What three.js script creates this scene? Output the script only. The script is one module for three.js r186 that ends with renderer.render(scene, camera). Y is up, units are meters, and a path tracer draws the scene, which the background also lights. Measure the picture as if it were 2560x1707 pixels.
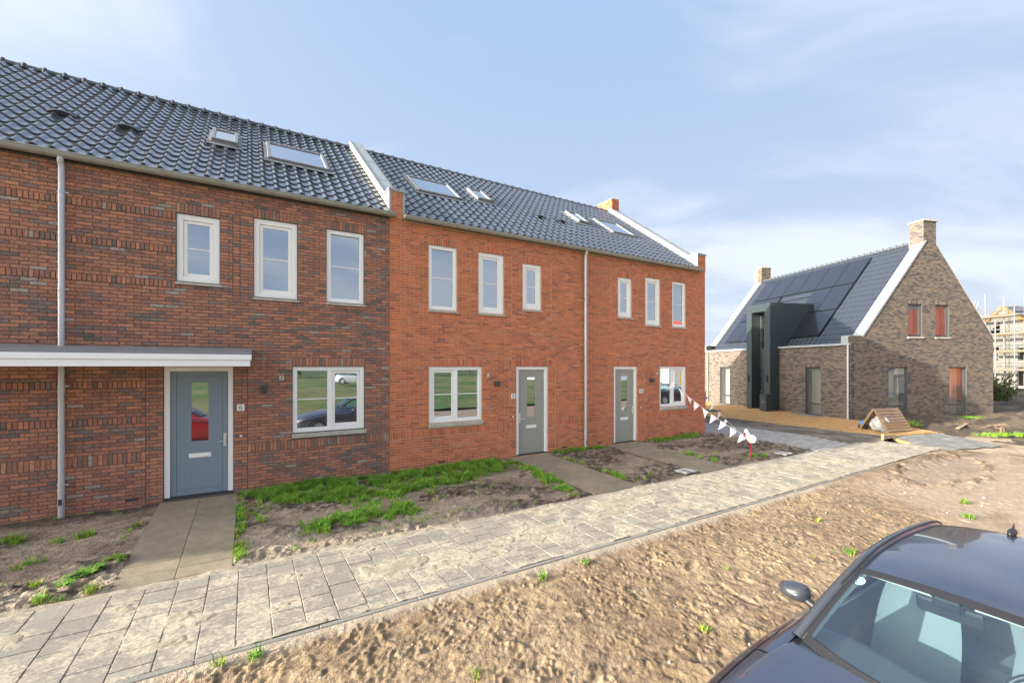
import * as THREE from 'three';
import { mergeGeometries } from 'three/addons/utils/BufferGeometryUtils.js';
import { TextGeometry } from 'three/addons/geometries/TextGeometry.js';
import { FontLoader } from 'three/addons/loaders/FontLoader.js';

// ---------------------------------------------------------------- camera, sky, sun, exposure
const scene = new THREE.Scene();
const W = 1024, H = 682, PX = W / 2560;
const camera = new THREE.PerspectiveCamera(2 * Math.atan(853.5 / 1090) * 180 / Math.PI, W / H, 0.1, 900);
camera.position.set(0, 2.55, 9.9);
const YAW = 31.2 * Math.PI / 180;
camera.lookAt(Math.sin(YAW) * 10, 2.55, 9.9 - Math.cos(YAW) * 10);
camera.setViewOffset(W, H, 0, -62.2 * PX, W, H);
const renderer = new THREE.WebGLRenderer({ antialias: true });
renderer.setSize(W, H);
renderer.toneMapping = THREE.LinearToneMapping;
renderer.toneMappingExposure = 3.95;
renderer.shadowMap.enabled = true;
const SUN = new THREE.Vector3(-3.72, 1, -0.555).normalize();
const sun = new THREE.DirectionalLight(new THREE.Color(1, 0.91, 0.80), 3.0);
sun.position.copy(SUN).multiplyScalar(150); sun.target.position.set(8, 0, 0); sun.position.add(sun.target.position);
sun.castShadow = true;
Object.assign(sun.shadow.camera, { left: -70, right: 70, top: 60, bottom: -60, near: 1, far: 320 });
sun.shadow.mapSize.set(4096, 4096);
scene.add(sun, sun.target);

// ---------------------------------------------------------------- noise
function rng(seed) { let a = seed >>> 0; return () => { a = (a + 0x6D2B79F5) | 0; let t = Math.imul(a ^ (a >>> 15), 1 | a); t = (t + Math.imul(t ^ (t >>> 7), 61 | t)) ^ t; return ((t ^ (t >>> 14)) >>> 0) / 4294967296; }; }
const hash = (x, y, s) => { let h = Math.imul(x, 374761393) + Math.imul(y, 668265263) + Math.imul(s, 974711); h = Math.imul(h ^ (h >>> 13), 1274126177); h ^= h >>> 16; return (h >>> 0) / 4294967296; };
function vn(x, y, s = 1, p = 0) {
  let xi = Math.floor(x), yi = Math.floor(y); const fx = x - xi, fy = y - yi;
  const u = fx * fx * fx * (fx * (fx * 6 - 15) + 10), v = fy * fy * fy * (fy * (fy * 6 - 15) + 10);
  let x1 = xi + 1, y1 = yi + 1;
  if (p) { xi = ((xi % p) + p) % p; x1 = ((x1 % p) + p) % p; yi = ((yi % p) + p) % p; y1 = ((y1 % p) + p) % p; }
  const a = hash(xi, yi, s), b = hash(x1, yi, s), c = hash(xi, y1, s), d = hash(x1, y1, s);
  return a + (b - a) * u + (c - a) * v + (a - b - c + d) * u * v;
}
function fbm(x, y, o = 4, s = 1, p = 0, g = 0.5) { let a = 0, w = 1, t = 0; for (let i = 0; i < o; i++) { a += w * vn(x, y, s + i * 17, p); t += w; w *= g; x *= 2; y *= 2; p *= 2; } return a / t; }
const sstep = (a, b, x) => { const t = Math.min(1, Math.max(0, (x - a) / (b - a))); return t * t * (3 - 2 * t); };
const lerp = (a, b, t) => a + (b - a) * t;
const mix3 = (a, b, t) => [lerp(a[0], b[0], t), lerp(a[1], b[1], t), lerp(a[2], b[2], t)];

// sky: pale blue with thin high cloud, whiter towards the low sun
{
  const w = 2048, h = 1024, d = new Float32Array(w * h * 4);
  for (let j = 0; j < h; j++) {
    const el = ((j + 0.5) / h - 0.5) * Math.PI, sy = Math.sin(el), cy = Math.cos(el);
    for (let i = 0; i < w; i++) {
      const ph = ((i + 0.5) / w - 0.5) * 2 * Math.PI, dx = Math.cos(ph) * cy, dz = Math.sin(ph) * cy;
      const y = Math.max(0, sy), k = Math.pow(y, 0.55);
      let c = mix3([0.635, 0.71, 0.81], [0.265, 0.41, 0.69], Math.min(1, k * 0.98));
      const cs = dx * SUN.x + sy * SUN.y + dz * SUN.z, gl = Math.pow(Math.max(0, (cs + 1) / 2), 3.0);
      c = mix3(c, [0.70, 0.78, 0.89], 0.32 * gl);
      const ga = Math.acos(Math.min(1, Math.max(-1, cs))), au = 47.0 * Math.exp(-5.6 * ga) * sstep(-0.02, 0.05, sy);     // aureole of the low sun in thin haze, strengthened to light the shaded fronts
      
      const px = dx / (y + 0.16), pz = dz / (y + 0.16);
      const wx = px + 0.5 * fbm(px * 1.3, pz * 1.3, 2, 90), wz = pz + 0.5 * fbm(px * 1.3 + 9, pz * 1.3, 2, 91);
      const rx = wx * 0.86 + wz * 0.5, rz = -wx * 0.5 + wz * 0.86;
      const n = fbm(rx * 0.65, rz * 1.5, 6, 11, 0, 0.55), veil = fbm(rx * 0.3 + 4, rz * 0.42, 3, 33);
      const fine = fbm(rx * 2.6 + 0.8 * n, rz * 7.5, 4, 47, 0, 0.6); let cl = sstep(0.45, 0.74, n * 0.72 + veil * 0.36 + 0.16 * (fine - 0.5) - 0.02) * 0.66 + 0.10 * sstep(0.35, 0.75, veil);
      cl *= sstep(0, 0.06, y) * 0.8 + 0.2;
      const low = sstep(0.17, 0.03, y) * sstep(0.4, 0.66, fbm(ph * 5, sy * 26, 4, 55)) * 0.45;
      c = mix3(c, [0.80, 0.85, 0.91], cl); c = mix3(c, [0.60, 0.63, 0.70], low);
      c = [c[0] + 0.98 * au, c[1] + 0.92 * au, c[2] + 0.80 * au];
      if (sy < 0) c = mix3(c, [0.34, 0.31, 0.27], sstep(0, -0.08, sy));
      const o = (j * w + i) * 4, g = 0.312; d[o] = c[0] * g; d[o + 1] = c[1] * g; d[o + 2] = c[2] * g; d[o + 3] = 1;
    }
  }
  const t = new THREE.DataTexture(d, w, h, THREE.RGBAFormat, THREE.FloatType);
  t.mapping = THREE.EquirectangularReflectionMapping; t.magFilter = t.minFilter = THREE.LinearFilter; t.wrapS = THREE.RepeatWrapping; t.needsUpdate = true;
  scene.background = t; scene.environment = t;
}

// ---------------------------------------------------------------- helpers
const names = new Map();
const numbered = (n) => { const k = names.get(n) ?? 0; names.set(n, k + 1); return k ? n + '_' + String(k).padStart(3, '0') : n; };
function tag(o, label, category, group) { o.userData.label = label; o.userData.category = category; if (group) o.userData.group = group; return o; }
function struct(o, label) { o.userData.kind = 'structure'; if (label) o.userData.label = label; return o; }
function thing(name, label, category, p = [0, 0, 0], turn = 0, group) { const o = new THREE.Group(); o.name = numbered(name); o.position.set(...p); o.rotation.y = turn; scene.add(o); return tag(o, label, category, group); }
function mesh(name, geo, mat, parent, p, r) { const m = new THREE.Mesh(geo, mat); m.name = parent && parent !== scene ? name : numbered(name); m.castShadow = m.receiveShadow = true; if (p) m.position.set(...p); if (r) m.rotation.set(...r); (parent ?? scene).add(m); return m; }
const V = (x, y, z) => new THREE.Vector3(x, y, z);

class G {           // collects faces; uv in metres
  constructor() { this.p = []; this.n = []; this.u = []; this.c = []; this.i = []; this.col = [1, 1, 1]; this.uo = [0, 0]; }
  vert(x, y, z, nx, ny, nz, u, v) { this.p.push(x, y, z); this.n.push(nx, ny, nz); this.u.push(u + this.uo[0], v + this.uo[1]); this.c.push(...this.col); return this.p.length / 3 - 1; }
  quad(a, b, c, d) {
    const ux = b[0] - a[0], uy = b[1] - a[1], uz = b[2] - a[2], vx = d[0] - a[0], vy = d[1] - a[1], vz = d[2] - a[2];
    let nx = uy * vz - uz * vy, ny = uz * vx - ux * vz, nz = ux * vy - uy * vx; const l = Math.hypot(nx, ny, nz) || 1; nx /= l; ny /= l; nz /= l;
    const ax = Math.abs(nx), ay = Math.abs(ny), az = Math.abs(nz);
    const f = az >= ax && az >= ay ? (q) => [q[0], q[1]] : ay >= ax ? (q) => [q[0], q[2]] : (q) => [q[2], q[1]];
    const k = [a, b, c, d].map((q) => this.vert(q[0], q[1], q[2], nx, ny, nz, ...f(q)));
    this.i.push(k[0], k[1], k[2], k[0], k[2], k[3]); return this;
  }
  box(cx, cy, cz, w, h, d) {
    const x0 = cx - w / 2, x1 = cx + w / 2, y0 = cy - h / 2, y1 = cy + h / 2, z0 = cz - d / 2, z1 = cz + d / 2;
    this.quad([x0, y0, z1], [x1, y0, z1], [x1, y1, z1], [x0, y1, z1]); this.quad([x1, y0, z0], [x0, y0, z0], [x0, y1, z0], [x1, y1, z0]);
    this.quad([x1, y0, z1], [x1, y0, z0], [x1, y1, z0], [x1, y1, z1]); this.quad([x0, y0, z0], [x0, y0, z1], [x0, y1, z1], [x0, y1, z0]);
    this.quad([x0, y1, z1], [x1, y1, z1], [x1, y1, z0], [x0, y1, z0]); this.quad([x0, y0, z0], [x1, y0, z0], [x1, y0, z1], [x0, y0, z1]); return this;
  }
  b(x0, x1, y0, y1, z0, z1, ch = 0) { const f = [(x0 + x1) / 2, (y0 + y1) / 2, (z0 + z1) / 2, Math.abs(x1 - x0), Math.abs(y1 - y0), Math.abs(z1 - z0)]; return ch ? this.cbox(...f, ch) : this.box(...f); }
  cbox(cx, cy, cz, w, h, d, c) {      // box with chamfered edges
    const X = w / 2, Y = h / 2, Z = d / 2, q = (s) => s.map(([x, y, z]) => [cx + x, cy + y, cz + z]);
    const Q = (...s) => this.quad(...q(s)), x = X - c, y = Y - c, z = Z - c;
    for (const s of [1, -1]) {
      const f = (arr) => Q(...(s > 0 ? arr : arr.slice().reverse()));
      f([[-x, -y, s * Z], [x, -y, s * Z], [x, y, s * Z], [-x, y, s * Z]]); f([[s * X, -y, z], [s * X, -y, -z], [s * X, y, -z], [s * X, y, z]]); f([[-x, s * Y, z], [x, s * Y, z], [x, s * Y, -z], [-x, s * Y, -z]]);
      for (const t of [1, -1]) {
        const g = (arr) => Q(...(s * t > 0 ? arr : arr.slice().reverse()));
        g([[s * X, -y, t * z], [s * X, y, t * z], [s * x, y, t * Z], [s * x, -y, t * Z]].reverse());
        g([[-x, s * Y, t * z], [-x, s * y, t * Z], [x, s * y, t * Z], [x, s * Y, t * z]]);
        g([[s * X, t * y, -z], [s * X, t * y, z], [s * x, t * Y, z], [s * x, t * Y, -z]].reverse());
      }
    }
    return this;
  }
  brick(cx, cy, w, h, z0, z1, c = 0.003) {   // open-backed chamfered block with its face at z1
    const X = w / 2, Y = h / 2, x = X - c, y = Y - c, zc = z1 - c, A = (sx, sy, k) => k ? [cx + sx * X, cy + sy * Y, zc] : [cx + sx * x, cy + sy * y, z1], B = (sx, sy) => [cx + sx * X, cy + sy * Y, z0];
    this.quad(A(-1, -1, 0), A(1, -1, 0), A(1, 1, 0), A(-1, 1, 0));
    for (const [p, q] of [[[-1, -1], [1, -1]], [[1, -1], [1, 1]], [[1, 1], [-1, 1]], [[-1, 1], [-1, -1]]]) { this.quad(A(...p, 1), A(...q, 1), A(...q, 0), A(...p, 0)); this.quad(B(...p), B(...q), A(...q, 1), A(...p, 1)); }
    return this;
  }
  add(geo, m4) {
    const p = geo.attributes.position, n = geo.attributes.normal, u = geo.attributes.uv, o = this.p.length / 3, v = V(0, 0, 0), nm = new THREE.Matrix3().getNormalMatrix(m4 ?? new THREE.Matrix4());
    for (let i = 0; i < p.count; i++) { v.fromBufferAttribute(p, i); if (m4) v.applyMatrix4(m4); const q = V(n.getX(i), n.getY(i), n.getZ(i)); if (m4) q.applyMatrix3(nm).normalize(); this.vert(v.x, v.y, v.z, q.x, q.y, q.z, u ? u.getX(i) : 0, u ? u.getY(i) : 0); }
    if (geo.index) for (const k of geo.index.array) this.i.push(o + k); else for (let k = 0; k < p.count; k++) this.i.push(o + k);
    return this;
  }
  rod(a, b, r0, r1 = r0, seg = 10) { const A = V(...a), B = V(...b), d = B.clone().sub(A), L = d.length(), g = new THREE.CylinderGeometry(r1, r0, L, seg); const m = new THREE.Matrix4().compose(A.add(B).multiplyScalar(0.5), new THREE.Quaternion().setFromUnitVectors(V(0, 1, 0), d.normalize()), V(1, 1, 1)); return this.add(g, m); }
  geo() { const g = new THREE.BufferGeometry(); g.setAttribute('position', new THREE.Float32BufferAttribute(this.p, 3)); g.setAttribute('normal', new THREE.Float32BufferAttribute(this.n, 3)); g.setAttribute('uv', new THREE.Float32BufferAttribute(this.u, 2)); g.setAttribute('color', new THREE.Float32BufferAttribute(this.c, 3)); g.setIndex(this.i); return g; }
  build(name, mat, parent, p, r) { return mesh(name, this.geo(), mat, parent, p, r); }
}
function grid(nu, nv, fn, o = {}) {   // smooth surface from fn(u,v) -> [x,y,z,(u,v)], optional colour fn
  const p = [], uv = [], c = [], ix = [];
  for (let j = 0; j <= nv; j++) for (let i = 0; i <= nu; i++) { const q = fn(i / nu, j / nv, i, j); p.push(q[0], q[1], q[2]); uv.push(q[3] ?? q[0], q[4] ?? q[2]); if (o.color) c.push(...o.color(q[0], q[2], q[1])); }
  for (let j = 0; j < nv; j++) for (let i = 0; i < nu; i++) { const a = j * (nu + 1) + i, b = a + 1, d = a + nu + 1, e = d + 1; if (o.flip) ix.push(a, b, d, b, e, d); else ix.push(a, d, b, b, d, e); }
  const g = new THREE.BufferGeometry(); g.setAttribute('position', new THREE.Float32BufferAttribute(p, 3)); g.setAttribute('uv', new THREE.Float32BufferAttribute(uv, 2)); if (o.color) g.setAttribute('color', new THREE.Float32BufferAttribute(c, 3)); g.setIndex(ix); g.computeVertexNormals(); return g;
}
function tube(pts, r, seg = 8, n = 24) { return new THREE.TubeGeometry(new THREE.CatmullRomCurve3(pts.map((p) => V(...p))), n, r, seg); }

function tex(size, fn, rep = 1, srgb = false) {    // tileable data texture, fn(x,y in 0..1) -> grey or rgb (0..1)
  const d = new Uint8Array(size * size * 4);
  for (let j = 0; j < size; j++) for (let i = 0; i < size; i++) { const q = fn(i / size, j / size), o = (j * size + i) * 4; for (let k = 0; k < 3; k++) d[o + k] = Math.max(0, Math.min(255, Math.round(255 * (q[k] ?? q)))); d[o + 3] = 255; }
  const t = new THREE.DataTexture(d, size, size); t.wrapS = t.wrapT = THREE.RepeatWrapping; t.magFilter = THREE.LinearFilter; t.minFilter = THREE.LinearMipmapLinearFilter; t.generateMipmaps = true; t.repeat.set(rep, rep); if (srgb) t.colorSpace = THREE.SRGBColorSpace; t.needsUpdate = true; return t;
}
const C = (a) => new THREE.Color().setRGB(...a);
const std = (c, rough = 0.8, o = {}) => new THREE.MeshStandardMaterial({ color: C(c), roughness: rough, ...o });
const phys = (c, rough = 0.5, o = {}) => new THREE.MeshPhysicalMaterial({ color: C(c), roughness: rough, ...o });

// ---------------------------------------------------------------- textures and materials
const T = {};
T.brick = tex(512, (x, y) => { const n = fbm(x * 24, y * 24, 4, 3, 24), s = fbm(x * 90, y * 90, 2, 8, 90), m = fbm(x * 7, y * 9, 2, 21, 0) * 0; const pit = sstep(0.60, 0.70, fbm(x * 52, y * 52, 3, 15, 52)); return Math.min(1, (0.93 + 0.42 * (n - 0.40) + 0.22 * (s - 0.45) + m) * (1 - 0.34 * pit)); }, 1 / 0.9);
T.brickBump = tex(512, (x, y) => { const n = fbm(x * 40, y * 40, 4, 4, 40), pit = sstep(0.58, 0.7, fbm(x * 52, y * 52, 3, 15, 52)); return 0.6 * n + 0.4 - 0.4 * pit; }, 1 / 0.9);
T.mortar = tex(256, (x, y) => 0.72 + 0.4 * (fbm(x * 30, y * 30, 4, 5, 30) - 0.3), 1 / 0.5);
T.grain = tex(512, (x, y) => 0.60 + 0.85 * (fbm(x * 64, y * 64, 4, 6, 64, 0.85) - 0.30) + 0.3 * (fbm(x * 9, y * 9, 4, 7, 9) - 0.5), 1 / 0.8);
T.grainBump = tex(512, (x, y) => 0.55 * fbm(x * 64, y * 64, 4, 9, 64, 0.7) + 0.45 * fbm(x * 16, y * 16, 4, 10, 16), 1 / 0.8);
T.soil = tex(512, (x, y) => { const n = fbm(x * 60, y * 60, 4, 12, 60, 0.65), m = fbm(x * 11, y * 11, 4, 13, 11); return 0.25 + 0.85 * n + 0.5 * (m - 0.4); }, 1 / 1.1);
T.conc = tex(512, (x, y) => { const n = fbm(x * 110, y * 110, 3, 16, 110, 0.8), m = fbm(x * 6, y * 6, 4, 17, 6), p = sstep(0.63, 0.75, fbm(x * 130, y * 130, 2, 18, 130)); return 0.62 + 0.5 * (n - 0.3) + 0.3 * (m - 0.5) - 0.25 * p; }, 1 / 0.7);
T.concBump = tex(512, (x, y) => 0.6 * fbm(x * 110, y * 110, 3, 16, 110, 0.8) + 0.4 * fbm(x * 24, y * 24, 3, 19, 24), 1 / 0.7);
T.zinc = tex(256, (x, y) => 0.80 + 0.3 * (fbm(x * 8, y * 8, 5, 22, 8) - 0.4) + 0.10 * (fbm(x * 50, y * 50, 2, 23, 50) - 0.5), 1 / 0.8);
T.tile = tex(256, (x, y) => 0.82 + 0.3 * (fbm(x * 16, y * 16, 4, 24, 16) - 0.4), 1 / 0.5);
T.wood = tex(512, (x, y) => { const w = x * 4 + 0.8 * fbm(x * 4, y * 24, 3, 26, 0), g = fbm(x * 6, y * 110, 4, 27, 0), k = sstep(0.72, 0.8, fbm(x * 9, y * 20, 2, 28)); return 0.62 + 0.55 * (g - 0.35) + 0.07 * Math.sin(w * 14) - 0.4 * k; }, 1 / 0.8);
T.gran = tex(256, (x, y) => 0.8 + 0.35 * (fbm(x * 90, y * 90, 2, 29, 90) - 0.4), 1 / 0.25);
const M = {};
M.mortarDark = std([0.135, 0.128, 0.108], 0.95, { map: T.mortar, bumpMap: T.mortar, bumpScale: 0.002 });
M.mortarBeige = std([0.66, 0.45, 0.285], 0.95, { map: T.mortar, bumpMap: T.mortar, bumpScale: 0.002 });
M.mortarBlack = std([0.085, 0.08, 0.072], 0.95, { map: T.mortar });
M.white = phys([0.88, 0.88, 0.855], 0.38, { specularIntensity: 0.6 });
M.whiteSash = phys([0.87, 0.86, 0.815], 0.38, { specularIntensity: 0.6 });
M.fascia = phys([0.87, 0.88, 0.88], 0.45);
M.glass = phys([0.40, 0.43, 0.47], 0.015, { metalness: 0.95 });
M.skyGlass = phys([0.62, 0.64, 0.66], 0.03, { metalness: 0.95 });
M.pane = phys([1, 1, 1], 0, { transmission: 1, thickness: 0, ior: 1.75 });
M.sill = std([0.68, 0.63, 0.54], 0.9, { map: T.conc, bumpMap: T.concBump, bumpScale: 0.002 });
M.zinc = phys([0.60, 0.62, 0.64], 0.42, { metalness: 0.35, map: T.zinc });
M.zincGutter = phys([0.42, 0.42, 0.37], 0.5, { metalness: 0.45, map: T.zinc });
M.zincPale = phys([0.42, 0.455, 0.465], 0.55, { metalness: 0.2, map: T.zinc });
M.leadPale = std([0.31, 0.315, 0.285], 0.7, { map: T.zinc });
M.tile = phys([0.075, 0.082, 0.105], 0.34, { clearcoat: 1, clearcoatRoughness: 0.10, map: T.tile });
M.tileGrey = phys([0.036, 0.044, 0.060], 0.42, { clearcoat: 0.55, clearcoatRoughness: 0.22, map: T.tile });
M.ridge = phys([0.085, 0.095, 0.10], 0.45, { clearcoat: 0.3, map: T.tile });
M.underlay = std([0.02, 0.02, 0.022], 0.9);
M.flash = std([0.23, 0.24, 0.245], 0.7, { map: T.zinc });
M.dark = std([0.035, 0.038, 0.042], 0.5);
M.black = std([0.012, 0.012, 0.013], 0.6);
M.doorBlue = phys([0.245, 0.315, 0.37], 0.45, { map: T.gran, bumpMap: T.gran, bumpScale: 0.0004 });
M.doorGrey = phys([0.37, 0.385, 0.33], 0.45, { map: T.gran, bumpMap: T.gran, bumpScale: 0.0004 });
M.steel = phys([0.72, 0.72, 0.72], 0.28, { metalness: 0.8 });
M.lamp = phys([0.045, 0.048, 0.052], 0.5);
M.plate = phys([0.82, 0.82, 0.80], 0.3);
M.conc = std([0.34, 0.315, 0.27], 0.92, { map: T.conc, bumpMap: T.concBump, bumpScale: 0.004 });
M.concLight = std([0.66, 0.65, 0.61], 0.9, { map: T.conc, bumpMap: T.concBump, bumpScale: 0.002 });
M.sand = std([1, 1, 1], 0.97, { vertexColors: true, map: T.grain, bumpMap: T.grainBump, bumpScale: 0.012 });
M.soil = std([1, 1, 1], 0.98, { vertexColors: true, map: T.soil, bumpMap: T.soil, bumpScale: 0.02 });
M.wood = std([0.50, 0.31, 0.15], 0.8, { map: T.wood, bumpMap: T.wood, bumpScale: 0.002 });
M.woodPale = std([0.55, 0.39, 0.24], 0.85, { map: T.wood, bumpMap: T.wood, bumpScale: 0.003 });
M.woodPink = std([0.50, 0.33, 0.24], 0.85, { map: T.wood, bumpMap: T.wood, bumpScale: 0.003 });
M.anth = phys([0.040, 0.054, 0.060], 0.42, { map: T.gran, bumpMap: T.gran, bumpScale: 0.0006 });
M.anthFrame = phys([0.055, 0.068, 0.078], 0.4);
M.dim = std([0.035, 0.035, 0.035], 0.95);

// ---------------------------------------------------------------- brickwork
const CR = 0.062;                                   // one course
const PAL = {
  brown: { tones: [[0.49, 0.215, 0.13], [0.435, 0.192, 0.12], [0.385, 0.172, 0.114], [0.335, 0.16, 0.115], [0.265, 0.158, 0.125], [0.245, 0.178, 0.15], [0.38, 0.30, 0.255], [0.185, 0.138, 0.12]], w: [24, 25, 19, 13, 8, 6, 3, 2], wd: [12, 15, 17, 17, 15, 13, 4, 7] },
  orange: { tones: [[0.62, 0.188, 0.084], [0.57, 0.172, 0.08], [0.52, 0.158, 0.077], [0.66, 0.20, 0.09], [0.70, 0.18, 0.068], [0.43, 0.13, 0.074], [0.36, 0.135, 0.088], [0.57, 0.23, 0.135]], w: [26, 26, 20, 12, 2, 9, 3, 3] },
  tan: { tones: [[0.245, 0.19, 0.142], [0.222, 0.174, 0.132], [0.198, 0.157, 0.122], [0.172, 0.14, 0.112], [0.14, 0.12, 0.103], [0.11, 0.10, 0.093], [0.086, 0.083, 0.081], [0.215, 0.16, 0.122]], w: [17, 20, 15, 12, 10, 12, 9, 6] },
};
for (const k in PAL) PAL[k].mats = PAL[k].tones.map((c) => std(c, 0.9, { map: T.brick, bumpMap: T.brickBump, bumpScale: 0.004 }));
const brickVC = std([1, 1, 1], 0.9, { vertexColors: true, map: T.brick, bumpMap: T.brickBump, bumpScale: 0.004 });
const pick = (w, r) => { const t = w.reduce((a, b) => a + b); let q = r * t; for (let i = 0; i < w.length; i++) { q -= w[i]; if (q < 0) return i; } return 0; };
const brickGeos = new Map();
function brickGeo(w, h, dep, v) {
  const k = [Math.round(w * 500), Math.round(h * 500), Math.round(dep * 500), v].join('_');
  if (!brickGeos.has(k)) { const g = new G(); g.uo = [v * 0.173, v * 0.291]; g.brick(0, 0, Math.round(w * 500) / 500, Math.round(h * 500) / 500, -dep, 0); brickGeos.set(k, g.geo()); }
  return brickGeos.get(k);
}
// wall in its own frame: x along, y up, brick faces at z = 0
function brickwork(wall, o) {
  const R = rng(o.seed), P = o.pitch ?? 0.213, J = o.joint ?? 0.011, all = [], lv = (k) => o.base + k * CR;
  const put = (x0, x1, y0, y1, pr = 0, std_ = true) => { if (x1 - x0 > 0.02) all.push([(x0 + x1) / 2, (y0 + y1) / 2, x1 - x0, y1 - y0, pr]); };
  for (let k = o.k0; k < o.k1; k++) {
    const y0 = lv(k), y1 = y0 + CR - J;
    let iv = o.span ? o.span(y0 + CR / 2) : [[o.x0, o.x1]];
    for (const h of o.holes ?? []) if (k >= h.k0 && k < h.k1) iv = iv.flatMap(([a, b]) => b <= h.x0 || a >= h.x1 ? [[a, b]] : [[a, h.x0], [h.x1, b]].filter(([p, q]) => q - p > 0.015));
    for (const h of o.bands ?? []) if (k >= h.k0 && k < h.k1) iv = iv.flatMap(([a, b]) => b <= h.x0 || a >= h.x1 ? [[a, b]] : [[a, h.x0], [h.x1, b]].filter(([p, q]) => q - p > 0.015));
    for (const h of o.breaks ?? []) if (k >= h.k0 && k < h.k1) iv = iv.flatMap(([a, b]) => h.x > a + 0.02 && h.x < b - 0.02 ? [[a, h.x - 0.002], [h.x + 0.002, b]] : [[a, b]]);
    const ph = ((k % 2) ? P / 2 : 0) + (o.wild ? (Math.floor(hash(k, 7, o.seed) * 4) * P / 4) * 0.5 : 0);
    for (const [a, b] of iv) {
      let cuts = [a]; const i0 = Math.ceil((a - ph) / P + 0.001);
      for (let i = i0; ph + i * P < b - 0.001; i++) cuts.push(ph + i * P);
      cuts.push(b);
      if (cuts.length > 2 && cuts[1] - cuts[0] < 0.05) cuts.splice(1, 1);
      if (cuts.length > 2 && cuts[cuts.length - 1] - cuts[cuts.length - 2] < 0.05) cuts.splice(cuts.length - 2, 1);
      for (let i = 0; i + 1 < cuts.length; i++) put(cuts[i] + J / 2, cuts[i + 1] - J / 2, y0, y1);
    }
  }
  for (const h of o.bands ?? []) { const n = Math.max(1, Math.round((h.x1 - h.x0) / 0.0625)), s = (h.x1 - h.x0) / n; for (let i = 0; i < n; i++) put(h.x0 + i * s + J / 2, h.x0 + (i + 1) * s - J / 2, lv(h.k0) + 0.002, lv(h.k1) - J, h.proud ?? 0); }
  const pal = PAL[o.pal], inv = wall.matrixWorld, v = V(0, 0, 0);
  wall.updateWorldMatrix(true, false);
  for (const b of all) { v.set(b[0], b[1], 0).applyMatrix4(wall.matrixWorld); const d = v.distanceTo(camera.position); b[5] = d; b[6] = o.ok ? o.ok(b[0], b[1]) : true; }
  const order = all.map((b, i) => i).filter((i) => all[i][6]).sort((i, j) => all[j][2] * all[j][3] / all[j][5] ** 2 - all[i][2] * all[i][3] / all[i][5] ** 2);
  const single = new Set(order.slice(0, o.single ?? 300)), g = new G();
  all.forEach((b, i) => {
    const dark = o.dark ? o.dark(b[0], b[1], R()) : 0, t = pick(dark && pal.wd ? pal.wd : pal.w, R()), z = (R() - 0.5) * 0.003 + b[4], dep = 0.03, vv = Math.floor(R() * 6), j = 0.86 + 0.26 * R();
    if (single.has(i)) { const m = mesh('brick', brickGeo(b[2], b[3], dep, vv), pal.mats[t], wall, [b[0], b[1], z]); m.rotation.z = (R() - 0.5) * 0.006; }
    else { g.col = pal.tones[t].map((q) => q * j); g.uo = [vv * 0.173 + b[0] * 0.07, vv * 0.291]; g.brick(b[0], b[1], b[2], b[3], z - dep, z); }
  });
  if (g.p.length) { const m = g.build('brickwork', brickVC, wall); m.userData.kind = 'stuff'; }
}
// backing wall (the mortar) with openings
function backing(name, parent, outline, holes, mat, depth = 0.12, p, r) {
  const s = new THREE.Shape(outline.map((q) => new THREE.Vector2(...q)));
  for (const h of holes) s.holes.push(new THREE.Path([[h[0], h[2]], [h[1], h[2]], [h[1], h[3]], [h[0], h[3]]].map((q) => new THREE.Vector2(...q))));
  const e = new THREE.ExtrudeGeometry(s, { depth: depth, bevelEnabled: false }); e.translate(0, 0, -0.006 - depth);
  return mesh(name, e, mat, parent, p, r);
}

// ---------------------------------------------------------------- windows and doors (in the wall frame)
function ring(g, x0, x1, y0, y1, w, z0, z1, ch = 0.004) { g.b(x0, x0 + w, y0, y1, z0, z1, ch); g.b(x1 - w, x1, y0, y1, z0, z1, ch); g.b(x0 + w, x1 - w, y1 - w, y1, z0, z1 - 0.0015, ch); g.b(x0 + w, x1 - w, y0, y0 + w, z0, z1 - 0.0015, ch); }
function paneIn(parent, x0, x1, y0, y1, z, bar = true, mat = M.glass) {
  const g = new G(); g.b(x0, x1, y0, y1, z - 0.012, z); g.build('pane', mat, parent);
  if (bar) { const b = new G(), ym = (y0 + y1) / 2; b.b(x0, x1, ym - 0.011, ym + 0.011, z + 0.001, z + 0.012, 0.003); b.build('glazing_bar', M.white, parent); }
}
function sashIn(parent, x0, x1, y0, y1, zf) { const g = new G(); ring(g, x0 + 0.003, x1 - 0.003, y0 + 0.003, y1 - 0.003, 0.058, zf - 0.07, zf - 0.022); const s = g.build('sash', M.whiteSash, parent); paneIn(parent, x0 + 0.058, x1 - 0.058, y0 + 0.058, y1 - 0.058, zf - 0.045); return s; }
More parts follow.
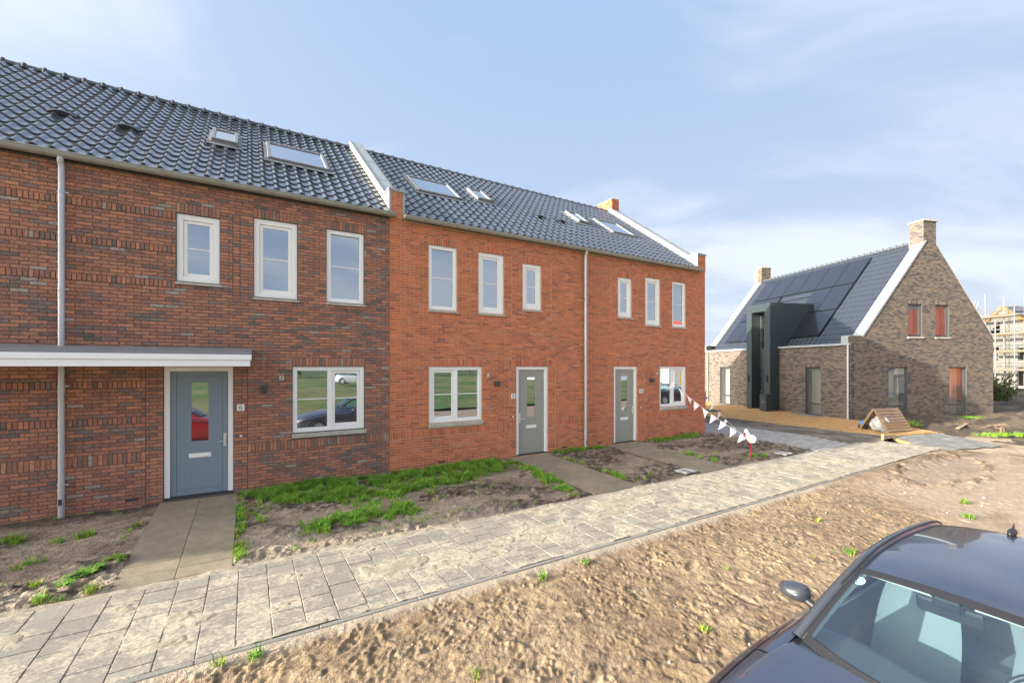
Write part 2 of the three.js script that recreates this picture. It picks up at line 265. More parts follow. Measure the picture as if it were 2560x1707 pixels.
function houseWindow(parent, x0, x1, y0, y1, kind) {
  const zf = -0.035, f = kind === 'sash' ? 0.098 : 0.085, g = new G(); x0 += 0.004; x1 -= 0.004; y0 += 0.004; y1 -= 0.006;
  ring(g, x0, x1, y0, y1, f, zf - 0.09, zf);
  if (kind === 'LS' || kind === 'RS') { const xm = (x0 + x1) / 2; g.b(xm - 0.045, xm + 0.045, y0 + f, y1 - f, zf - 0.09, zf - 0.002, 0.004); }
  const w = g.build('window', M.white, parent);
  if (kind === 'fix') paneIn(w, x0 + f, x1 - f, y0 + f, y1 - f, zf - 0.05);
  else if (kind === 'sash') sashIn(w, x0 + f, x1 - f, y0 + f, y1 - f, zf);
  else { const xm = (x0 + x1) / 2, L = [x0 + f, xm - 0.045], Q = [xm + 0.045, x1 - f]; const [a, b] = kind === 'LS' ? [L, Q] : [Q, L]; sashIn(w, ...a, y0 + f, y1 - f, zf); paneIn(w, ...b, y0 + f, y1 - f, zf - 0.05); }
  const s = new G(), sw = x1 - x0, n = kind === 'LS' || kind === 'RS' ? 2 : 1;      // sill: sloping stone
  for (let i = 0; i < n; i++) { const a = x0 - 0.015 + i * (sw + 0.05) / n, b = x0 - 0.015 + (i + 1) * (sw + 0.05) / n - (n > 1 && i === 0 ? 0.006 : 0), yt = y0 - 0.008, hh = n > 1 ? 0.092 : 0.055; const st = new G(); st.quad([a, yt - hh, 0.035], [b, yt - hh, 0.035], [b, yt - 0.018, 0.035], [a, yt - 0.018, 0.035]); st.quad([a, yt - 0.018, 0.035], [b, yt - 0.018, 0.035], [b, yt, -0.05], [a, yt, -0.05]); st.quad([a, yt - hh, -0.05], [b, yt - hh, -0.05], [b, yt - hh, 0.035], [a, yt - hh, 0.035]); st.quad([b, yt - hh, 0.035], [b, yt - hh, -0.05], [b, yt, -0.05], [b, yt - 0.018, 0.035]); st.quad([a, yt - hh, -0.05], [a, yt - hh, 0.035], [a, yt - 0.018, 0.035], [a, yt, -0.05]); st.build('sill', M.sill, w); }
  return w;
}
const font = await new FontLoader().loadAsync('fonts/droid/droid_sans_regular.typeface.json');
function houseDoor(parent, x0, x1, leafMat, hinge) {
  const zf = -0.03, y0 = 0.15, y1 = 2.545, f = 0.085, g = new G(); x0 += 0.004; x1 -= 0.004;
  g.b(x0, x0 + f, y0, y1, zf - 0.1, zf, 0.004); g.b(x1 - f, x1, y0, y1, zf - 0.1, zf, 0.004); g.b(x0 + f, x1 - f, y1 - f, y1, zf - 0.1, zf - 0.001, 0.004);
  const fr = g.build('door_frame', M.white, parent);
  const a = x0 + f + 0.003, b = x1 - f - 0.003, zl = zf - 0.035, xm = (a + b) / 2, gw = 0.131;
  // leaf: stiles and rails, with a recessed field and a tall narrow light
  const l = new G(), px0 = a + 0.088, px1 = b - 0.088, py0 = y0 + 0.13, py1 = y1 - f - 0.10;
  l.b(a, px0, y0 + 0.03, y1 - f - 0.003, zl - 0.05, zl, 0.003); l.b(px1, b, y0 + 0.03, y1 - f - 0.003, zl - 0.05, zl, 0.003); l.b(px0, px1, y0 + 0.03, py0, zl - 0.05, zl - 0.001, 0.003); l.b(px0, px1, py1, y1 - f - 0.003, zl - 0.05, zl - 0.001, 0.003);
  const gy0 = 1.165, gy1 = 2.25, fz = zl - 0.007;
  l.b(px0 + 0.003, xm - gw, py0 + 0.003, py1 - 0.003, zl - 0.05, fz, 0.002); l.b(xm + gw, px1 - 0.003, py0 + 0.003, py1 - 0.003, zl - 0.05, fz, 0.002); l.b(xm - gw, xm + gw, py0 + 0.003, gy0, zl - 0.05, fz); l.b(xm - gw, xm + gw, gy1, py1 - 0.003, zl - 0.05, fz);
  const d = l.build('door', leafMat, parent);
  const bk = new G(); bk.b(a, b, y0 + 0.03, y1 - f, zl - 0.06, zl - 0.051); bk.build('door_core', M.dark, d);
  paneIn(d, xm - gw, xm + gw, gy0, gy1, fz - 0.012, false);
  const lt = new G(); lt.b(xm - 0.172, xm + 0.172, 0.855, 0.94, fz, fz + 0.014, 0.004); const lp = lt.build('letter_plate', M.plate, d); const lf = new G(); lf.b(xm - 0.15, xm + 0.15, 0.872, 0.922, fz + 0.0145, fz + 0.02, 0.003); lf.build('flap', M.whiteSash, lp);
  const hx = hinge > 0 ? b - 0.05 : a + 0.05, hd = new G(); hd.b(hx - 0.022, hx + 0.022, 1.035, 1.285, zl, zl + 0.012, 0.006); const hp = hd.build('handle_plate', M.steel, d);
  const lv = new G(); lv.rod([hx, 1.135, zl + 0.01], [hx, 1.135, zl + 0.055], 0.009); lv.rod([hx, 1.135, zl + 0.052], [hx - hinge * 0.115, 1.122, zl + 0.052], 0.0095, 0.008); lv.build('handle', M.steel, hp); const ky = new G(); ky.rod([hx, 1.225, zl + 0.01], [hx, 1.225, zl + 0.02], 0.016); ky.build('lock', M.steel, hp);
  const th = new G(); th.b(x0, x1, y0 - 0.02, y0 + 0.028, zf - 0.1, zf + 0.012, 0.004); th.build('threshold', M.dark, parent);
}
function numberPlate(parent, x0, x1, y0, y1, text) {
  const g = new G(); g.b(x0, x1, y0, y1, 0, 0.008, 0.002); const p = g.build('number_plate', M.plate, parent);
  const t = new TextGeometry(text, { font, size: (y1 - y0) * 0.68, depth: 0.002, curveSegments: 6 }); t.computeBoundingBox(); const b = t.boundingBox; t.translate(-(b.max.x + b.min.x) / 2 + (x0 + x1) / 2, -(b.max.y + b.min.y) / 2 + (y0 + y1) / 2, 0.0085);
  mesh('number', t, M.black, p);
}
function wallLamp(parent, x0, x1, y0, y1) { const g = new G(); g.b(x0, x1, y0, y1, 0, 0.105, 0.006); g.build('wall_lamp', M.lamp, parent); }
function bell(parent, x, y) { const g = new G(); g.rod([x, y, 0], [x, y, 0.012], 0.028, 0.026, 20); const b = g.build('doorbell', M.steel, parent); const c = new G(); c.rod([x, y, 0.012], [x, y, 0.018], 0.011, 0.01, 14); c.build('button', M.plate, b); }
function flagHolder(parent, x, y) { const g = new G(); g.b(x - 0.04, x + 0.04, y - 0.055, y + 0.03, 0, 0.008, 0.002); const h = g.build('flag_holder', M.steel, parent); const c = new G(); c.rod([x, y - 0.04, 0.01], [x + 0.0, y + 0.075, 0.085], 0.017, 0.017, 14); c.build('socket', M.steel, h); }
function weeps(parent, list) { for (const [x, y] of list) { const g = new G(); g.b(x - 0.006, x + 0.006, y, y + 0.05, -0.012, 0.002); g.build('weep_hole', M.black, parent); } }
function vent(parent, x, y) { const g = new G(); g.b(x - 0.09, x + 0.09, y, y + 0.04, -0.01, 0.004, 0.002); g.build('wall_vent', M.dark, parent); }
function downpipe(parent, x, yTop, brackets, outlet, z = 0.085, r = 0.042, foot = 0.0) {
  const g = new G(); g.add(tube([[x, yTop + 0.06, 0.12], [x, yTop, 0.122], [x, yTop - 0.05, 0.128], [x, yTop - 0.12, z + 0.012], [x, yTop - 0.17, z], [x, yTop - 0.24, z]], r, 16, 30)); g.rod([x, yTop - 0.22, z], [x, foot, z], r, r, 18);
  for (const y of brackets) g.rod([x, y - 0.03, z], [x, y - 0.15, z], r + 0.0025, r + 0.0025, 18);
  const p = g.build('downpipe', M.zinc, parent);
  for (const y of brackets) { const b = new G(); b.rod([x, y - 0.014, z], [x, y + 0.014, z], r + 0.007, r + 0.007, 18); b.b(x + r, x + r + 0.05, y - 0.012, y + 0.012, z - 0.008, z + 0.008, 0.003); b.rod([x + r + 0.035, y, z + 0.008], [x + r + 0.035, y, z + 0.018], 0.008); b.build('bracket', M.zinc, p); }
  if (outlet) { const b = new G(); b.b(x - 0.032, x + 0.032, outlet - 0.06, outlet + 0.06, z + 0.02, z + r + 0.012, 0.006); const q = b.build('leaf_trap', M.zinc, p); const d = new G(); d.b(x - 0.023, x + 0.023, outlet - 0.045, outlet + 0.05, z + r + 0.0125, z + r + 0.0135); d.build('trap_opening', M.dark, q); }
}

// ---------------------------------------------------------------- roofs (roof frame: x along the eave, y out of the slope, z down the slope)
function tileGeo(w, len, hump, pan, split) {
  const n = 12, prof = (t) => t < split ? hump * Math.sin(Math.PI * t / split) ** 1.15 : -pan * Math.sin(Math.PI * (t - split) / (1 - split));
  const e = 0.004, top = grid(n, 2, (u, v) => [u * (w + 0.012), prof(Math.min(1, u * (w + 0.012) / w)) + lerp(0.036, 0.008, v), -v * len, u * w, -v * len]);
  const front = grid(n, 1, (u, v) => [u * (w + 0.012), prof(Math.min(1, u * (w + 0.012) / w)) + 0.036 - v * 0.021, e * v, u * w, v * 0.02], { flip: true });
  const under = grid(n, 1, (u, v) => [u * (w + 0.012), prof(Math.min(1, u * (w + 0.012) / w)) + lerp(0.015, -0.012, v), e * (1 - v) - v * len, u * w, v], { flip: true });
  return mergeGeometries([top, front, under]);
}
const TG = tileGeo(0.227, 0.41, 0.040, 0.012, 0.46), TGrey = tileGeo(0.30, 0.43, 0.030, 0.004, 0.34);
function tiling(roof, o) {
  const g = new G(), list = [], v = V(0, 0, 0); roof.updateWorldMatrix(true, false);
  const n = Math.floor((o.x1 - o.x0) / o.w + 1e-6);
  for (let r = 0; r < o.rows; r++) for (let i = 0; i < n; i++) { const x = o.x0 + i * o.w, s = r * o.gauge; if ((o.skip ?? []).some((h) => x + o.w * 0.6 > h[0] && x + o.w * 0.4 < h[1] && s + o.gauge * 0.75 > h[2] && s + o.gauge * 0.25 < h[3])) continue; v.set(x, 0, -s).applyMatrix4(roof.matrixWorld); list.push([x, s, v.distanceTo(camera.position), o.ok ? o.ok(x, s) : true]); }
  const order = list.map((q, i) => i).filter((i) => list[i][3]).sort((a, b) => list[a][2] - list[b][2]), single = new Set(order.slice(0, 300)), R = rng(o.seed);
  list.forEach((q, i) => {
    const dy = (R() - 0.5) * 0.004, rz = (R() - 0.5) * 0.010, rx = (R() - 0.5) * 0.008;
    if (single.has(i)) { const m = mesh('tile', o.geo, o.mat, roof, [q[0], dy, -q[1]]); m.rotation.set(rx, 0, rz); }
    else g.add(o.geo, new THREE.Matrix4().compose(V(q[0], dy, -q[1]), new THREE.Quaternion().setFromEuler(new THREE.Euler(rx, 0, rz)), V(1, 1, 1)));
  });
  if (g.p.length) g.build('tiling', o.mat, roof).userData.kind = 'stuff';
}
const ridgeGeo = (() => { const a = grid(10, 6, (u, v) => { const t = Math.PI * (u * 1.16 - 0.08), r = 0.105 + (v > 0.82 ? 0.020 : 0) - 0.012 * v; return [v * 0.36, r * Math.sin(t) * 0.9, -r * Math.cos(t), v, u]; }, { flip: true }), b = grid(10, 3, (u, v) => { const t = Math.PI * (u * 1.16 - 0.08), r = 0.118 + 0.016 * Math.sin(Math.PI * v); return [0.315 + v * 0.055, r * Math.sin(t) * 0.95, -r * Math.cos(t), v, u]; }, { flip: true }); return mergeGeometries([a, b]); })();
function ridgeRow(parent, x0, x1, y, z, mat = M.ridge) { const n = Math.round((x1 - x0) / 0.34); for (let i = 0; i < n; i++) mesh('ridge_tile', ridgeGeo, mat, parent, [x0 + i * (x1 - x0) / n, y, z]); }
function gutter(parent, x0, x1, y, z, r, mat, seams, capL, capR) {
  const L = x1 - x0, g = new G();
  g.add(grid(16, 1, (u, v) => { const t = Math.PI * (u * 1.12 - 0.06); return [x0 + v * L, y - r * Math.sin(t), z + r * Math.cos(t), v * L, u * 0.3]; }));
  g.add(grid(16, 1, (u, v) => { const t = Math.PI * (u * 1.12 - 0.06), q = r - 0.004; return [x0 + v * L, y - q * Math.sin(t), z + q * Math.cos(t), v * L, u * 0.3]; }, { flip: true }));
  g.rod([x0, y + 0.012, z + r], [x1, y + 0.012, z + r], 0.011, 0.011, 10);
  const m = g.build('gutter', mat, parent);
  for (const [c, x] of [[capL, x0], [capR, x1]]) if (c) { const s = new THREE.Shape(); s.absarc(0, 0, r, Math.PI, 2 * Math.PI, false); const e = new THREE.ExtrudeGeometry(s, { depth: 0.004, bevelEnabled: false }); e.rotateY(Math.PI / 2); e.translate(x - 0.002, y, z); mesh('end_cap', e, mat, m); }
  for (let x = x0 + seams; x < x1 - 0.1; x += seams) { const q = new G(); q.add(grid(14, 1, (u, v) => { const t = Math.PI * (u * 1.1 - 0.05); return [x + v * 0.028, y - (r + 0.003) * Math.sin(t), z + (r + 0.003) * Math.cos(t), v, u]; })); q.build('gutter_joint', mat, m); }
  return m;
}
function skylight(roof, x0, x1, s0, s1, up, big) {     // on the roof frame, s measured up the slope
  const g = new G(), f = 0.075, t = up;
  g.b(x0, x0 + f, 0, t, -s1, -s0, 0.006); g.b(x1 - f, x1, 0, t, -s1, -s0, 0.006); g.b(x0 + f, x1 - f, 0, t - 0.002, -s1, -s1 + f, 0.006); g.b(x0 + f, x1 - f, 0, t - 0.002, -s0 - f * 1.2, -s0, 0.006);
  const w = g.build('skylight', M.flash, roof);
  const p = new G(); p.b(x0 + f, x1 - f, t - 0.035, t - 0.025, -s1 + f, -s0 - f * 1.2); p.build('pane', M.skyGlass, w);
  const a = new G(); a.b(x0 - 0.09, x1 + 0.09, 0.03, 0.045, -s0, -s0 + 0.16); a.b(x0 - 0.07, x0, 0.0, 0.06, -s1, -s0); a.b(x1, x1 + 0.07, 0.0, 0.06, -s1, -s0); a.b(x0 - 0.09, x1 + 0.09, 0.0, 0.055, -s1 - 0.09, -s1); a.build('flashing', M.flash, w);
  if (!big) { const b = new G(); b.b(x0 + 0.03, x1 - 0.03, t * 0.30, t * 0.42, -s0, -s0 + 0.03); b.build('vent_slot', M.steel, w); }
}
function ventTile(roof, x, s) { const g = grid(10, 6, (u, v) => [x - 0.12 + u * 0.42, 0.045 + 0.07 * Math.sin(Math.PI * u) * (1 - v), -s + 0.04 - v * 0.36, u, v]); const f = grid(10, 1, (u, v) => [x - 0.12 + u * 0.42, 0.03 + (0.015 + 0.07 * Math.sin(Math.PI * u)) * v, -s + 0.035, u, v]); const m = mesh('vent_tile', mergeGeometries([g, f]), M.dark, roof); }

// ---------------------------------------------------------------- the terraced row
const BASE = 0.132, LV = (k) => BASE + CR * k, EAVE = V(0, 6.03, 0.06), RIDGE = V(0, 9.50, -4.65), SL = Math.atan2(RIDGE.y - EAVE.y, EAVE.z - RIDGE.z), SLEN = Math.hypot(RIDGE.y - EAVE.y, EAVE.z - RIDGE.z), GAUGE = SLEN / 17.25;
function rowShell(h, x0, x1, wallMat, opt = {}) {   // back and party walls, roof slabs
  const s = new G(); s.b(x0, x1, -0.3, 6.0, -9.3, -9.1); s.build('rear_wall', wallMat, h);
  for (const [n, x] of opt.sides ?? [['side_wall', x0 + 0.05], ['side_wall', x1 - 0.05]]) { const sh = new THREE.Shape([[0.14, -0.3], [0.14, 5.9], [4.65, 9.38], [9.1, 6.0], [9.1, -0.3]].map((q) => new THREE.Vector2(...q))); const e = new THREE.ExtrudeGeometry(sh, { depth: 0.1, bevelEnabled: false }); e.rotateY(Math.PI / 2); e.translate(x - 0.05, 0, 0); mesh(n, e, wallMat, h); }
  const b = new G(); b.b(x0, x1, -0.1, 0.0, -SLEN, 0); b.build('rear_roof', M.tile, h, [0, 6.0, -9.36], [-SL, Math.PI, 0]).rotation.set(-SL, 0, 0);
  h.children[h.children.length - 1].geometry.translate(0, 0, SLEN);
  const r = new G(); r.b(opt.r0 ?? x0, opt.r1 ?? x1, -0.12, -0.012, -SLEN, -0.06); return r.build('roof', M.underlay, h, [0, EAVE.y, EAVE.z], [SL, 0, 0]);
}
const H6 = thing('terraced_house', 'dark brown brick terraced house with white awning, number 6', 'house', [0, 0, 0], 0, 'terraced houses in the row');
const H8 = thing('terraced_house', 'orange brick terraced house, number 8, beside the dark brick one', 'house', [0, 0, 0], 0, 'terraced houses in the row');
const H10 = thing('terraced_house', 'orange brick end terraced house with chimney, number 10', 'house', [0, 0, 0], 0, 'terraced houses in the row');
const win = (x0, x1, k0, k1, kind) => ({ x0, x1, k0, k1, kind });
const holeOf = (w) => [w.x0, w.x1, LV(w.k0), LV(w.k1)];
const capBand = (w, e = 0.0) => ({ x0: w.x0 - e, x1: w.x1 + e, k0: w.k1, k1: w.k1 + 3 });
{ // number 6
  const X0 = -5.6, X1 = 2.745, ws = [win(-1.118, -0.458, 64, 84, 'sash'), win(0.09, 0.862, 61, 86, 'sash'), win(1.415, 2.185, 61, 86, 'fix'), win(0.770, 2.195, 17, 39, 'RS')], door = { x0: -1.30, x1: -0.24, k0: -1, k1: 39 };
  const wall = backing('wall', H6, [[-6.5, -0.3], [X1, -0.3], [X1, 5.93], [-6.5, 5.93]], [...ws.map(holeOf), [door.x0, door.x1, 0.14, LV(39)]], M.mortarDark, 0.14);
  brickwork(wall, { seed: 61, base: BASE, k0: -5, k1: 93, x0: X0, x1: X1, pal: 'brown', wild: false, pitch: 0.213, holes: [...ws, door, { x0: 0.755, x1: 2.215, k0: 15, k1: 17 }], dark: (x, y, r) => r < sstep(0.6, 2.6, x + 0.5 * Math.sin(y * 2.1)) * 0.9 + 0.12,
    bands: [capBand(ws[0]), capBand(ws[1]), capBand(ws[2]), capBand(ws[3]), { x0: -0.01, x1: X1, k0: 12, k1: 15 }, { x0: X0, x1: -1.545, k0: 12, k1: 15 }, ...[23, 33].map((k) => ({ x0: X0, x1: -1.545, k0: k, k1: k + 2, proud: 0.008 })), ...[62, 72, 82].map((k) => ({ x0: X0, x1: -1.122, k0: k, k1: k + 2, proud: 0.008 }))],
    breaks: [{ x: -1.545, k0: -5, k1: 39 }, { x: -0.012, k0: -5, k1: 39 }, { x: -0.25, k0: 59, k1: 86 }, { x: -0.134, k0: 59, k1: 86 }], ok: (x, y) => x > -3.2 && y > 0.1 && (y < 2.5 || y > 2.85) });
  for (const w of ws) houseWindow(H6, w.x0, w.x1, LV(w.k0), LV(w.k1), w.kind);
  houseDoor(H6, door.x0, door.x1, M.doorBlue, 1);
  numberPlate(H6, -0.188, -0.062, 1.692, 1.82, '6'); bell(H6, -0.12, 1.21); wallLamp(H6, 0.215, 0.325, 2.045, 2.16); flagHolder(H6, 0.575, 2.33); vent(H6, -1.73, 0.21); weeps(H6, [[1.06, 2.74], [1.92, 2.74], [1.06, 0.815], [-3.05, 5.62], [-1.9, 5.62], [-0.9, 5.56], [-0.1, 5.68], [0.9, 5.74], [1.6, 5.68], [2.4, 5.68], [1.8, 3.73], [0.2, 3.73], [-2.9, 2.93], [-1.9, 2.93], [-0.3, 2.93]]);
  const roof = rowShell(H6, -6.5, X1, M.mortarDark);
  const sk = [[-0.72, -0.2, 2.62, 3.62], [0.39, 1.73, 2.2, 3.68]];
  tiling(roof, { x0: X1 - 0.045 - 0.227 * 38, x1: X1 - 0.04, w: 0.227, rows: 17, gauge: GAUGE, geo: TG, mat: M.tile, seed: 5, skip: sk, ok: (x, s) => x > -3.6 - s * 0.3 });
  skylight(roof, ...sk[0], 0.14, false); skylight(roof, ...sk[1], 0.10, true); ventTile(roof, -3.15, 2.2); ventTile(roof, -2.2, 2.2);
  ridgeRow(H6, -6.5, X1, RIDGE.y - 0.02, RIDGE.z);
  gutter(H6, -6.5, X1 + 0.10, 5.985, 0.12, 0.078, M.zincGutter, 0.92, false, true);
  downpipe(H6, -2.59, 5.93, [5.37, 3.80, 2.23, 0.63], 0.36, 0.085, 0.042, 0.02);
  // awning
  const zf = 0.95, xr = 0.05, aw = new G();
  aw.b(-6.5, xr - 0.02, 2.55, 2.66, zf - 0.03, zf, 0.004); aw.b(-6.5, xr, 2.662, 2.755, zf - 0.03, zf + 0.018, 0.004); aw.b(xr - 0.05, xr - 0.022, 2.552, 2.66, 0.002, zf - 0.031); aw.b(xr - 0.05, xr - 0.002, 2.664, 2.753, 0.002, zf - 0.031);
  const a = aw.build('awning', M.fascia, H6);
  const so = new G(); so.b(-6.5, xr - 0.052, 2.57, 2.60, 0.002, zf - 0.032); so.build('soffit', M.fascia, a);
  const tp = new G(); tp.quad([-6.5, 2.76, zf + 0.015], [xr, 2.76, zf + 0.015], [xr + 0.01, 2.90, 0.006], [-6.5, 2.90, 0.006]); tp.quad([xr, 2.66, zf], [xr, 2.66, 0.006], [xr + 0.01, 2.90, 0.006], [xr, 2.76, zf + 0.015]); tp.build('awning_top', M.flash, a);
}
{ // number 8
  const X0 = 2.75, X1 = 8.47, ws = [win(3.675, 4.412, 61, 86, 'fix'), win(5.002, 5.748, 61, 86, 'sash'), win(6.334, 6.948, 64, 84, 'sash'), win(3.685, 5.102, 17, 39, 'LS')], door = { x0: 6.133, x1: 7.172, k0: -1, k1: 39 };
  const wall = backing('wall', H8, [[X0, -0.3], [X1, -0.3], [X1, 5.93], [3.085, 5.93], [3.085, 6.56], [X0, 6.56]], [...ws.map(holeOf), [door.x0, door.x1, 0.14, LV(39)]], M.mortarBeige, 0.14);
  brickwork(wall, { seed: 81, base: BASE, k0: -5, k1: 103, x0: X0, x1: X1, span: (y) => y < 5.9 ? [[X0, X1]] : y < 6.55 ? [[X0, 3.085]] : [], pal: 'orange', pitch: 0.222, joint: 0.0125, holes: [...ws, door, { x0: 3.67, x1: 5.125, k0: 15, k1: 17 }],
    bands: [capBand(ws[0]), capBand(ws[1]), capBand(ws[2]), capBand(ws[3], 0.012), { x0: 5.915, x1: 7.445, k0: 39, k1: 42 }, { x0: X0, x1: 5.905, k0: 12, k1: 15 }, { x0: 7.445, x1: X1, k0: 12, k1: 15 }],
    breaks: [{ x: 5.91, k0: -5, k1: 42 }, { x: 7.44, k0: -5, k1: 42 }, { x: 5.99, k0: 59, k1: 86 }, { x: 7.3, k0: 59, k1: 86 }], ok: (x, y) => y > 0.1 });
  for (const w of ws) houseWindow(H8, w.x0, w.x1, LV(w.k0), LV(w.k1), w.kind);
  houseDoor(H8, door.x0, door.x1, M.doorGrey, -1);
  numberPlate(H8, 5.967, 6.092, 1.695, 1.824, '8'); bell(H8, 6.028, 1.213); wallLamp(H8, 5.452, 5.575, 2.04, 2.162); flagHolder(H8, 5.30, 2.33); vent(H8, 4.0, 0.22); weeps(H8, [[4.0, 2.74], [4.8, 2.74], [6.4, 2.74], [7.1, 2.74], [3.9, 5.68], [5.3, 5.74], [4.0, 3.73], [5.2, 3.73], [6.6, 3.91], [4.0, 0.815]]); vent(H8, 7.75, 0.22);
  const roof = rowShell(H8, X0, X1, M.mortarBeige, { r0: 3.09 });
  const sk = [[4.0, 5.33, 2.2, 3.6], [5.98, 6.5, 2.6, 3.6]];
  tiling(roof, { x0: 3.10, x1: X1 + 0.08, w: 0.227, rows: 17, gauge: GAUGE, geo: TG, mat: M.tile, seed: 6, skip: sk });
  skylight(roof, ...sk[0], 0.10, true); skylight(roof, ...sk[1], 0.14, false); ventTile(roof, 8.0, 2.2);
  ridgeRow(H8, 3.12, X1, RIDGE.y - 0.02, RIDGE.z);
  gutter(H8, 3.05, X1, 5.985, 0.12, 0.078, M.zincGutter, 0.92, true, false);
  downpipe(H8, 8.475, 5.93, [5.48, 3.80, 2.225, 0.64], 0.34, 0.085, 0.042, 0.02);
  parapet(H8, 2.75, 3.085, 1);
}
{ // number 10
  const X0 = 8.475, X1 = 14.20, ws = [win(9.862, 10.46, 64, 84, 'sash'), win(11.09, 11.80, 61, 86, 'sash'), win(12.41, 13.112, 61, 86, 'fix'), win(11.775, 13.127, 17, 39, 'RS')], door = { x0: 9.69, x1: 10.70, k0: -1, k1: 39 };
  const wall = backing('wall', H10, [[X0, -0.3], [X1, -0.3], [X1, 6.56], [13.77, 6.56], [13.77, 5.93], [X0, 5.93]], [...ws.map(holeOf), [door.x0, door.x1, 0.14, LV(39)]], M.mortarBeige, 0.14);
  brickwork(wall, { seed: 101, base: BASE, k0: -5, k1: 103, x0: X0, x1: X1, span: (y) => y < 5.9 ? [[X0, X1]] : y < 6.55 ? [[13.77, X1]] : [], pal: 'orange', pitch: 0.222, joint: 0.0125, holes: [...ws, door, { x0: 11.76, x1: 13.145, k0: 15, k1: 17 }],
    bands: [capBand(ws[0]), capBand(ws[1]), capBand(ws[2]), capBand(ws[3], 0.02), { x0: 9.45, x1: 10.98, k0: 39, k1: 42 }, { x0: X0, x1: 9.445, k0: 12, k1: 15 }, { x0: 11.04, x1: 13.78, k0: 12, k1: 15 }],
    breaks: [{ x: 9.447, k0: -5, k1: 42 }, { x: 11.035, k0: -5, k1: 42 }, { x: 13.78, k0: -5, k1: 80 }, { x: 9.6, k0: 59, k1: 86 }, { x: 10.75, k0: 59, k1: 86 }], ok: (x, y) => y > 0.1 });
  for (const w of ws) houseWindow(H10, w.x0, w.x1, LV(w.k0), LV(w.k1), w.kind);
  houseDoor(H10, door.x0, door.x1, M.doorGrey, 1);
  numberPlate(H10, 10.80, 10.985, 1.69, 1.824, '10'); bell(H10, 10.88, 1.22); wallLamp(H10, 11.28, 11.42, 2.035, 2.16); flagHolder(H10, 11.64, 2.33); vent(H10, 9.1, 0.22); weeps(H10, [[10.0, 2.74], [12.1, 2.74], [12.8, 2.74], [11.4, 5.74], [12.7, 5.74], [11.4, 3.73], [12.7, 3.73]]); vent(H10, 12.9, 0.22);
  const roof = rowShell(H10, X0, X1, M.mortarBeige, { sides: [['side_wall', X1 - 0.07]], r1: 13.765 });
  const sk = [[9.95, 10.45, 2.6, 3.6], [11.33, 12.53, 2.25, 3.6]];
  tiling(roof, { x0: 8.55, x1: 13.80, w: 0.227, rows: 17, gauge: GAUGE, geo: TG, mat: M.tile, seed: 7, skip: sk });
  skylight(roof, ...sk[0], 0.14, false); skylight(roof, ...sk[1], 0.10, true); ventTile(roof, 8.85, 2.2);
  ridgeRow(H10, X0, 13.78, RIDGE.y - 0.02, RIDGE.z);
  gutter(H10, X0, 13.86, 5.985, 0.12, 0.078, M.zincGutter, 0.92, false, true);
  parapet(H10, 13.77, 14.20, -1);
  // chimney on the ridge
  const c = backing('chimney', H10, [[13.79, 9.0], [14.20, 9.0], [14.20, 10.0], [13.79, 10.0]], [], M.mortarBeige, 0.93, [0, 0, -4.30]);
  brickwork(c, { seed: 111, base: 9.0, k0: 0, k1: 16, x0: 13.79, x1: 14.20, pal: 'orange', pitch: 0.222, single: 0 });
  const side = new THREE.Group(); side.name = 'chimney_side'; side.position.set(13.776, 0, -5.24); side.rotation.y = -Math.PI / 2; H10.add(side); brickwork(side, { seed: 112, base: 9.0, k0: 0, k1: 16, x0: 0, x1: 0.94, pal: 'orange', pitch: 0.222, single: 0 });
  const cp = new G(); cp.b(13.75, 14.24, 10.0, 10.045, -5.29, -4.26, 0.004); cp.build('chimney_cap', M.zinc, c);
  for (let i = 0; i < 4; i++) { const q = new G(); q.b(13.765, 13.785, 9.2 + (i < 2 ? 0.15 * i : 0.3 - 0.1 * i), 9.62 - Math.abs(i - 1.2) * 0.12, -4.98 + i * 0.2, -4.80 + i * 0.2); q.build('lead_soaker', M.flash, c); }
}
